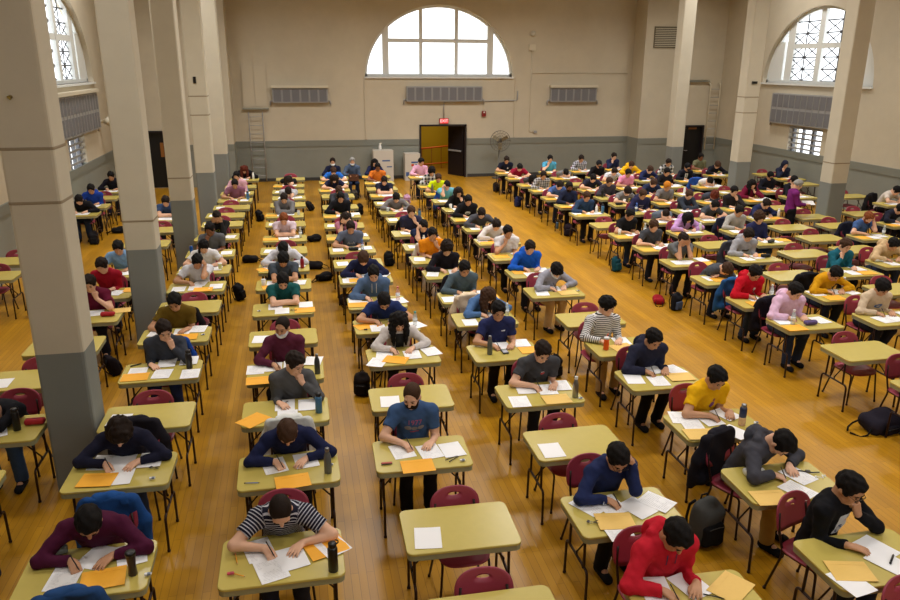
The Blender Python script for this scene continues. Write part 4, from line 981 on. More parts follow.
ladder('thin grey wall ladder below the cream hatch doors', -1.60, YB, .50, .05, 2.55)
ladder('cream wall ladder beside the dark right door', 16.36, YS, .42, 1.05, 3.62)
hx = obj('wall_hatch', boxes_mesh('hatch', [(-1.33, YB-.02, 3.46, .9, .04, 1.5)]), mat('cream_hatch', CREAM, .7)); tag(hx, 'cream two-door hatch on the wall above the thin ladder', 'hatch')
for s in (-1, 1): obj('hatch_door', boxes_mesh('hd', [(-1.33+s*.215, YB-.05, 3.48, .41, .025, 1.4)]), mat('cream_hatch', CREAM, .7), hx)
obj('ledge', boxes_mesh('lg', [(-1.33, YB-.07, 2.70, .94, .12, .04)]), M_RAIL, hx)
hx = obj('wall_hatch', boxes_mesh('hatch', [(15.85, YS-.02, 4.35, .9, .04, 1.15)]), mat('cream_hatch', CREAM, .7)); tag(hx, 'cream hatch high on the wall above the dark right door', 'hatch')
obj('ledge', boxes_mesh('lg', [(15.75, YS-.07, 3.72, 1.15, .12, .05)]), M_RAIL, hx)
sp = empty('horn_loudspeaker', (XL, 25.7, 2.5)); tag(sp, 'cream horn loudspeaker on the left wall', 'loudspeaker')
bm = bmesh.new(); tube(bm, [(.35, -.1, .06), (.27, -.08, .06), (.12, 0, .05)], [.16, .11, .05], 14); obj('horn', bm_mesh('horn', bm, True), M_DIMW, sp)
bm = bmesh.new(); tube(bm, [(.15, 0, .05), (.02, 0, .05)], .05, 12); add_box(bm, .012, 0, 0, .024, .12, .3); obj('bracket', bm_mesh('br', bm), M_DIMW, sp)
bm = bmesh.new(); tube(bm, [(-2.47, 7.60, 4.02), (-2.47, 7.55, 4.02), (-2.45, 7.53, 4.0)], [.02, .014, .006], 8); hk = obj('wall_hook', bm_mesh('hook', bm, True), mat('dull_brass', (150, 130, 60), .4, .7)); tag(hk, 'small brass hook high on the nearest left pillar', 'hook')
tag(obj('thermostat', boxes_mesh('th', [(-2.40, 20.76, 3.90, .07, .03, .16)]), mat('black_plastic', (16, 15, 17), .35)), 'small dark box high on the fourth left pillar', 'box')
tag(obj('thermostat', boxes_mesh('th', [(13.27, 20.58, 3.85, .16, .04, .07)]), mat('black_plastic', (16, 15, 17), .35)), 'small dark box high on the middle right pillar', 'box')
# pedestal fan
fn = empty('pedestal_fan', (7.88, 28.95, 0)); tag(fn, 'grey pedestal fan standing by the back wall right of the doorway', 'fan')
M_FAN = mat('fan_grey', (104, 102, 96), .5, .3)
bm = bmesh.new(); lathe(bm, [(.26, 0), (.27, .01), (.26, .03), (.05, .05), (.024, .08), (.024, 1.36)], 20); obj('stand', bm_mesh('fs', bm, True), M_FAN, fn)
bm = bmesh.new(); tube(bm, [(0, .06, 1.46), (0, -.10, 1.46)], .09, 16); obj('motor', bm_mesh('fm', bm, True), M_FAN, fn)
bm = bmesh.new()
for k in range(3):
    a = 2*PI*k/3+.5; add_box(bm, .2*math.cos(a), -.12, 1.46+.2*math.sin(a), .28, .012, .15, Euler((.35, -a, 0)))
obj('blades', bm_mesh('fb', bm), mat('fan_blade', (150, 140, 112), .4, .3), fn)
bm = bmesh.new()
for rr, yy in ((.40, -.10), (.40, -.16), (.30, -.185), (.2, -.195), (.1, -.2)): tube(bm, [(rr*math.cos(a), yy, 1.46+rr*math.sin(a)) for a in np.linspace(0, 2*PI, 33)], .007, 5)
for k in range(20):
    a = 2*PI*k/20; tube(bm, [(.05*math.cos(a), -.2, 1.46+.05*math.sin(a)), (.3*math.cos(a), -.185, 1.46+.3*math.sin(a)), (.4*math.cos(a), -.13, 1.46+.4*math.sin(a)), (.3*math.cos(a), .0, 1.46+.3*math.sin(a)), (.08*math.cos(a), .03, 1.46+.08*math.sin(a))], .004, 4)
obj('cage', bm_mesh('fc', bm, True), M_FAN, fn)
# white cartons by the back wall
M_CARD = mat('white_carton', (205, 200, 190), .7); M_BLUEP = mat('blue_print', (60, 90, 150), .6)
def carton(label, x, y, z, w, d, h, prints):
    o = obj('carton', boxes_mesh('carton', [(0, 0, h/2, w, d, h)]), M_CARD, None, (x, y, z)); tag(o, label, 'carton', 'white cartons by the back wall')
    obj('lid_flaps', boxes_mesh('lf', [(0, -d*.25, h+.004, w, d*.5-.004, .008), (0, d*.25, h+.004, w, d*.5-.004, .008)]), M_CARD, o)
    for px, pz, pw, ph, c in prints: obj('print', boxes_mesh('pr', [(px, -d/2-.002, pz, pw, .003, ph)]), c, o)
M_REDP = mat('red_print', (200, 60, 30), .6)
carton('lower white carton left of the open doorway', 4.42, 29.1, 0, .58, .5, .42, [(-.2, .25, .12, .16, M_BLUEP)])
carton('upper white carton with blue and red print left of the doorway', 4.42, 29.1, .42, .58, .5, .60, [(.08, .28, .26, .06, M_BLUEP), (0, .17, .10, .09, M_REDP), (.14, .17, .06, .07, M_BLUEP)])
carton('tall white carton against the back wall right of the radiator', 3.3, 29.1, 0, .76, .5, 1.16, [(.1, .78, .3, .05, M_BLUEP), (.22, .55, .2, .04, M_BLUEP)])
c = obj('spray_can', lathe_mesh('sc', [(.05, 0), (.055, .01), (.055, .16), (.03, .18), (.03, .2), (.045, .21), (.045, .24)]), mat('white_plastic', (232, 232, 230), .4), None, (3.2, 29.05, 1.169)); tag(c, 'white dispenser standing on the tall white carton', 'dispenser'); obj('nozzle', boxes_mesh('nz', [(.03, 0, .25, .09, .03, .03)]), M_DIMW, c)
# ------------------------------------------------------------------ where everything stands
DESKS = {
'A': [(-1.67, 4.82), (-1.73, 6.25), (-1.68, 7.41), (-1.73, 8.67), (-1.75, 9.96), (-1.72, 11.24), (-1.73, 12.35), (-1.73, 13.47), (-1.73, 14.72), (-1.74, 16.21), (-1.74, 17.62), (-1.76, 18.63), (-1.68, 19.66), (-1.67, 20.68), (-1.69, 22.04), (-1.66, 23.26), (-1.64, 24.74)],
'B': [(-0.26, 4.69), (-0.23, 6.02), (-0.25, 7.26), (-0.26, 8.39), (-0.29, 9.61), (-0.3, 10.89), (-0.31, 12.24), (-0.31, 13.36), (-0.32, 14.72), (-0.31, 15.82), (-0.3, 17.37), (-0.33, 18.45), (-0.25, 19.92), (-0.23, 20.91), (-0.25, 22.01), (-0.23, 23.22), (-0.19, 24.66)],
'C': [(1.16, 3.72), (1.1, 4.83), (1.04, 6.07), (1.1, 7.36), (1.16, 8.64), (1.15, 9.84), (1.13, 10.95), (1.09, 12.37), (1.05, 13.42), (1.03, 14.51), (1.02, 15.73), (1.02, 16.97), (1.05, 18.2), (1.09, 19.37), (1.13, 21.09), (1.09, 22.06), (1.16, 23.69), (1.22, 24.75)],
'D': [(2.59, 3.62), (2.54, 4.79), (2.55, 6.0), (2.55, 7.18), (2.55, 8.53), (2.6, 9.87), (2.6, 10.98), (2.59, 12.4), (2.52, 13.48), (2.53, 14.53), (2.47, 15.86), (2.53, 17.39), (2.48, 18.41), (2.48, 19.68), (2.48, 20.96), (2.51, 22.19), (2.56, 23.36), (2.61, 24.76)],
'E': [(4.13, 3.84), (4.15, 4.95), (4.13, 6.1), (4.13, 7.34), (4.16, 8.42), (4.15, 9.58), (4.07, 11.0), (4.09, 12.2), (4.07, 13.44), (4.1, 14.74), (4.13, 16.08), (4.09, 17.23), (4.13, 18.52), (4.08, 19.79), (4.07, 21.02), (4.11, 22.4), (4.11, 24.41)],
'F': [(7.25, 6.45), (7.22, 7.67), (7.21, 8.83), (7.16, 9.88), (7.23, 11.19), (7.23, 12.4), (7.21, 13.6), (7.19, 14.8), (7.2, 15.95), (7.18, 17.27), (7.2, 18.5), (7.22, 19.72), (7.28, 21.07), (7.23, 22.05), (7.26, 23.62), (7.23, 24.92)],
'G': [(8.59, 8.78), (8.61, 9.98), (8.63, 11.2), (8.67, 12.45), (8.62, 13.64), (8.62, 14.85), (8.65, 16.1), (8.72, 17.32), (8.72, 18.45), (8.74, 19.53), (8.76, 20.88), (8.77, 22.08), (8.73, 23.38), (8.78, 24.78)],
'H': [(9.85, 10.1), (9.86, 11.21), (9.92, 12.61), (9.85, 13.6), (9.89, 14.75), (9.92, 16.08), (9.95, 17.24), (9.98, 18.45), (10.12, 19.69), (10.01, 21.08), (9.98, 22.19), (9.96, 23.29), (9.94, 24.86)],
'I': [(11.18, 11.66), (11.2, 12.62), (11.18, 13.66), (11.23, 14.94), (11.28, 16.04), (11.31, 17.27), (11.25, 18.39), (11.26, 19.7), (11.33, 21.15), (11.27, 22.41), (11.27, 23.66), (11.31, 25.15)],
'J': [(12.4, 13.74), (12.5, 14.93), (12.56, 16.0), (12.58, 17.27), (12.62, 18.46), (12.63, 19.8), (12.52, 20.89), (12.56, 22.11), (12.52, 23.34)],
'L': [(-3.2, 6.2), (-3.15, 7.38), (-3.2, 8.71), (-3.12, 9.82), (-3.12, 11.04), (-3.17, 12.22), (-3.2, 13.5), (-3.15, 14.7), (-3.12, 15.81), (-3.12, 17.2), (-3.12, 18.5)],
'M': [(-5.35, 13.7), (-5.4, 14.6), (-5.3, 19.48), (-5.3, 20.5), (-5.33, 21.88), (-5.3, 23.0)],
'K': [(14.1, 14.85), (14.15, 16.15), (14.1, 18.73), (14.05, 19.58), (14.2, 23.19), (14.3, 24.27)],
'N': [(16.0, 17.25), (15.75, 18.6), (15.8, 20.95), (16.1, 22.0), (16.05, 23.12)],
}
FIT = {'C2': (1.13, 4.835, -1.3), 'C3': (1.03, 6.085, -1.6), 'D3': (2.57, 6.015, .2), 'B2': (-.21, 6.025, .9), 'A2': (-1.73, 6.275, -1.1), 'C5': (1.22, 8.635, .4), 'D4': (2.58, 7.185, -.1), 'E3': (4.16, 6.105, .4), 'B1': (-.26, 4.705, .1), 'F2': (7.23, 7.675, .1), 'F3': (7.18, 8.835, .4), 'C4': (1.12, 7.365, -1)}
CHX = {'C2': .08, 'C4': .02, 'C1': .0}
for k, L in DESKS.items():                       # chairs need room between two rows
    for i in range(len(L)-1):
        if L[i+1][1]-L[i][1] < 1.08: L[i+1] = (L[i+1][0], round(L[i][1]+1.08, 2))
ITEMS = {
'A1': 'p,-0.14,0.24,-6;p,0.04,0.45,-25;p,0.29,0.43,12;e,0.14,0.17,6;tumbler,0.34,0.19,0;case_grey,-0.28,0.53,20;earbuds,-0.09,0.44,10;eraser,0.45,0.15,0',
'A2': 'p,-0.20,0.49,-8;p,-0.02,0.46,0;p,0.02,0.19,0;p,0.23,0.46,0;e,-0.17,0.16,-6;keys,0.28,0.29,0;eraser,0.31,0.10,0',
'A3': 'p,-0.28,0.26,-5',
'A4': 'marker,-0.33,0.55,30;p,-0.28,0.32,0;e,-0.28,0.16,0;p,0.02,0.20,-5;p,0.03,0.55,0;p,0.35,0.13,0;p,0.29,0.57,0;flask_black,0.32,0.33,0',
'A5': 'p,-0.26,0.43,-8;p,0.07,0.41,0;p,0.28,0.50,-5;e,0.15,0.19,0;eraser,0.37,0.23,0',
'B1': 'p,-0.18,0.42,17;p,-0.08,0.16,17;p,0.07,0.27,15;e,0.33,0.35,20;p,0.37,0.37,28;flask_black_loop,0.37,0.07,0;pencil,-0.34,0.33,-80;pencil,-0.32,0.14,-30;eraser_pink,-0.37,0.16,0',
'B2': 'p,-0.13,0.38,12;p,0.16,0.42,8;e,0.03,0.06,6;steel_grey,0.35,0.16,0;pen_blue,-0.32,0.10,-10;eraser,0.38,0.28,0',
'B3': 'e,-0.33,0.14,45;p,-0.01,0.45,0;p,0.02,0.17,0;p,0.24,0.41,0;flask_blue,0.35,0.21,0;pen,-0.02,0.48,50',
'B4': 'p,-0.36,0.40,0;p,-0.15,0.45,0;e,-0.30,0.05,2;p,0.08,0.47,0;p,0.34,0.56,-10;steel_tall,0.38,0.16,0',
'C2': 'p,-0.27,0.19,-6',
'C3': 'p,-0.18,0.36,10;p,0.08,0.31,10;p,0.30,0.31,8;e,-0.07,0.05,2;pencil_box,-0.35,0.14,0;pen,0.27,0.14,25;pen,0.29,0.12,40;eraser,0.36,0.08,0',
'C4': 'p,-0.24,0.22,-3',
'C5': 'p,-0.23,0.36,-10;p,-0.35,0.12,-25;e,-0.11,0.16,-25;p,0.12,0.29,0;p,0.38,0.35,12',
'C6': 'e,-0.29,0.31,20;p,-0.13,0.19,0;p,0.17,0.40,10;p,0.42,0.22,25;eraser_black,-0.31,0.14,0;clear_teal,0.40,0.18,0',
'D3': 'p,-0.28,0.18,-2',
'D4': 'p,-0.28,0.13,-4;p,-0.12,0.45,-5;p,0.12,0.38,-5;p,0.31,0.46,-5;m,0.14,0.10,0;steel_white,0.37,0.13,0;eraser,0.41,0.07,0',
'D5': 'p,0.01,0.49,-3;p,0.30,0.55,-3;e,0.35,0.27,0;steel_grey,-0.22,0.24,0;calculator,-0.01,0.27,0',
'D2': 'p,-0.25,0.43,30;p,-0.07,0.40,10;p,0.14,0.31,25;p,0.34,0.36,35;p,-0.16,0.04,0;m,-0.13,0.16,-8;keys,-0.33,0.18,0',
'D1': 'p,-0.24,0.49,-8;p,0.03,0.49,18;m,0.30,0.41,35;pen,0.13,0.34,-30',
'E2': 'p,0.20,0.37,20;p,0.04,0.14,25;m,-0.27,0.07,-5;strap,0.32,0.40,0;earbuds,0.38,0.30,0;marker_green,-0.23,0.35,0;case_white,-0.20,0.45,0',
'E1': 'p,0.14,0.39,20;p,0.10,0.22,25;p,-0.34,0.07,10;m,-0.26,0.18,-14;marker,0.15,0.24,40',
'E3': 'p,-0.29,0.51,-15;p,-0.25,0.33,-10;p,-0.01,0.40,5;p,0.23,0.48,20;m,-0.28,0.11,-8;p,0.09,0.08,25;bottle_navy_clear,0.26,0.23,0;pen,0.02,0.21,20;eraser,0.42,0.22,0',
'E4': 'p,-0.31,0.32,-10;p,-0.05,0.21,-5;p,0.08,0.56,5;p,0.29,0.49,15;m,0.26,0.27,-3',
'E5': 'p,0.05,0.48,-5;m,-0.04,0.26,10;bottle_orange,-0.28,0.23,0',
'F3': 'p,-0.30,0.41,-5;p,0.28,0.34,5;e,-0.31,0.10,0;case_purple,0.01,0.19,0;clear_plain,-0.23,0.26,0',
'A7': 'p,-0.28,0.20,0;p,-0.02,0.22,0;p,0.03,0.46,-8;e,0.12,0.10,0;p,0.31,0.25,0',
'A9': 'can_blue,-0.36,0.30,0;p,0.30,0.28,0', 'A10': 'p,0.05,0.33,10;case_dark,0.10,0.42,10;p,0.28,0.25,-6',
'A8': 'p,-0.32,0.22,5;p,0.20,0.34,0;cup_yellow,0.28,0.28,0', 'A14': 'p,-0.05,0.2,0;p,0.25,0.2,0;blue_steel,0.34,0.30,0', 'A15': 'p,0.25,0.25,0', 'A17': 'k,-0.08,0.3,0;white_bottle,0.28,0.36,0',
'B6': 'p,-0.12,0.40,0;p,-0.02,0.18,0;e,0.32,0.15,0;p,0.34,0.42,0;eraser,-0.36,0.22,0;keys,0.14,0.16,0', 'B7': 'cup_white,-0.33,0.26,0;p,-0.18,0.38,0;e,-0.20,0.16,10;p,0.26,0.36,-6',
'B8': 'e,-0.32,0.22,25;p,-0.24,0.34,30;p,-0.1,0.30,-10;p,0.28,0.40,0;red_steel,0.33,0.20,0', 'B10': 'e,-0.30,0.24,0;p,-0.03,0.27,5;p,0.20,0.40,0;clear_plain,0.33,0.33,0', 'B12': 'e,-0.32,0.28,0;p,-0.08,0.3,0;p,0.12,0.38,0;glass,0.33,0.30,0',
'C7': 'p,-0.33,0.44,0;p,-0.16,0.24,10;e,-0.30,0.20,0;p,0.12,0.35,0;p,0.36,0.30,15;clear_pink,0.34,0.36,0', 'C8': 'p,-0.22,0.42,0;p,-0.30,0.18,0;e,-0.14,0.18,0;p,0.05,0.40,0;p,0.32,0.44,-25', 'C10': 'p,-0.28,0.32,0;p,0.06,0.38,0;p,0.30,0.38,0;clear_blue,0.20,0.22,0;case_black,0.02,0.22,0',
'C14': 'k,-0.08,0.33,0;clear_blue,0.22,0.30,0', 'C16': 'e,-0.25,0.16,0;k,0.08,0.28,0;case_dark,-0.20,0.44,0',
'D6': 'p,-0.24,0.16,0;p,0.05,0.42,0;clear_plain,0.34,0.30,0', 'D7': 'p,-0.32,0.20,0;p,-0.10,0.42,0;p,0.22,0.44,0;e,0.34,0.20,0', 'D8': 'p,-0.30,0.30,-15;p,0.12,0.40,-6', 'D9': 'p,-0.28,0.34,-8;p,0.14,0.40,0;e,0.36,0.30,0',
'D10': 'p,-0.25,0.3,0;white_bottle,-0.02,0.42,0;p,0.32,0.34,0;e,0.3,0.14,0', 'D11': 'k,-0.05,0.32,0', 'D12': 'p,-0.30,0.32,0;p,0.18,0.40,0;e,0.3,0.2,0;blue_steel,0.36,0.40,0', 'D13': 'glass,-0.25,0.30,0;k,0.1,0.35,0',
'E7': 'p,-0.22,0.24,-8;p,0.05,0.45,0;m,0.20,0.18,0;eraser,0.40,0.24,0', 'E8': 'e,-0.20,0.36,0;p,-0.08,0.16,0;p,0.22,0.42,0', 'E9': 'e,-0.24,0.30,0;p,0.12,0.42,8;eraser_pink,0.05,0.26,0', 'E10': 'p,-0.30,0.34,0;e,-0.24,0.18,0;p,0.1,0.45,0',
'E11': 'p,-0.2,0.3,0;case_black,0.06,0.25,0;blue_steel,0.30,0.36,0;p,0.24,0.12,0', 'E13': 'k,0.0,0.26,0;cup_white,-0.24,0.40,0', 'E15': 'e,-0.2,0.2,0;steel_grey,-0.22,0.4,0;k,0.1,0.35,0',
'F4': 'p,-0.05,0.38,0;e,-0.14,0.16,0;p,0.24,0.28,-10;clear_plain,0.26,0.42,0', 'F5': 'p,-0.18,0.36,0;e,-0.05,0.26,0;p,0.26,0.48,20', 'F8': 'cup_white,-0.25,0.42,0;e,-0.28,0.14,0;k,0.08,0.34,0;clear_plain,0.36,0.45,0', 'F10': 'p,-0.30,0.40,0;e,-0.2,0.18,0;k,0.1,0.34,0;blue_steel,0.36,0.34,0;white_bottle,0.22,0.40,0',
'G2': 'p,-0.32,0.42,0;e,-0.18,0.14,0;p,0.05,0.44,-5;p,0.28,0.38,15;clear_plain,0.26,0.52,0', 'G4': 'p,-0.16,0.26,0;p,0.10,0.36,0;e,0.28,0.44,0;case_black,0.26,0.30,0', 'G6': 'e,-0.24,0.18,0;k,0.04,0.30,0;white_bottle,0.30,0.40,0', 'G8': 'clear_blue,-0.24,0.36,0;k,0.1,0.34,0', 'G9': 'case_black,-0.28,0.2,0;cup_white,-0.05,0.40,0;k,0.18,0.26,0', 'G10': 'flask_black,-0.26,0.36,0;k,0.1,0.34,0',
'H2': 'p,-0.20,0.40,30;p,-0.06,0.22,0;e,0.20,0.16,0;p,0.22,0.44,0', 'H4': 'p,-0.12,0.34,0;p,0.12,0.30,10;case_dark,-0.05,0.2,30;e,0.33,0.36,0',
'I1': 'case_white,-0.30,0.40,0;p,-0.15,0.22,0;p,0.22,0.36,0', 'I5': 'k,-0.16,0.32,0;e,0.22,0.22,0;white_bottle,0.38,0.36,0', 'I8': 'white_bottle,-0.2,0.3,0;p,-0.25,0.25,0', 'I10': 'k,-0.05,0.3,0;case_black,0.12,0.42,0', 'J1': 'e,-0.30,0.22,0;p,-0.05,0.2,0;p,0.18,0.30,0;clear_plain,0.30,0.34,0',
'L2': 'p,-0.24,0.3,0;p,0.02,0.24,20;flask_black,0.22,0.26,0;case_red,0.36,0.36,0', 'L4': 'eraser,0.3,0.4,0;pencil,0.2,0.3,20;p,-0.1,0.3,0', 'L5': 'p,0.08,0.44,10;m,0.40,0.50,8;case_red,0.28,0.26,0', 'L6': 'p,0.0,0.36,0;p,0.20,0.30,-18;e,0.44,0.42,0', 'L9': 'flask_black,0.1,0.3,0;p,-0.2,0.3,0', 'L3': 'p,-0.30,0.22,0',
}
LONE = 'A6 A12 A13 B5 B9 B11 B15 C9 C12 D14 J6 A11'.split()          # empty tables with one sheet left on them
COLP = {'A': 'column beside left pillars', 'B': 'second column from left pillars', 'C': 'third column from left pillars', 'D': 'fourth column from left pillars', 'E': 'column left of wide aisle', 'F': 'column right of wide aisle',
        'G': 'second column past wide aisle', 'H': 'third column past wide aisle', 'I': 'fourth column past wide aisle', 'J': 'column beside right pillars', 'K': 'column behind right pillars', 'N': 'column along right wall', 'L': 'column behind left pillars', 'M': 'column along left wall'}
ORD = 'first second third fourth fifth sixth seventh eighth ninth tenth eleventh twelfth thirteenth fourteenth fifteenth sixteenth seventeenth eighteenth nineteenth'.split()
SKIN = {'l': (226, 178, 148), 't': (200, 150, 116), 'b': (132, 86, 62)}
HAIRC = {'k': (16, 12, 11), 'd': (34, 23, 17), 'n': (66, 44, 30), 'g': (126, 68, 34), 'r': (92, 38, 24), 'y': (150, 148, 144), 'o': (196, 120, 30), 'z': (18, 18, 22)}
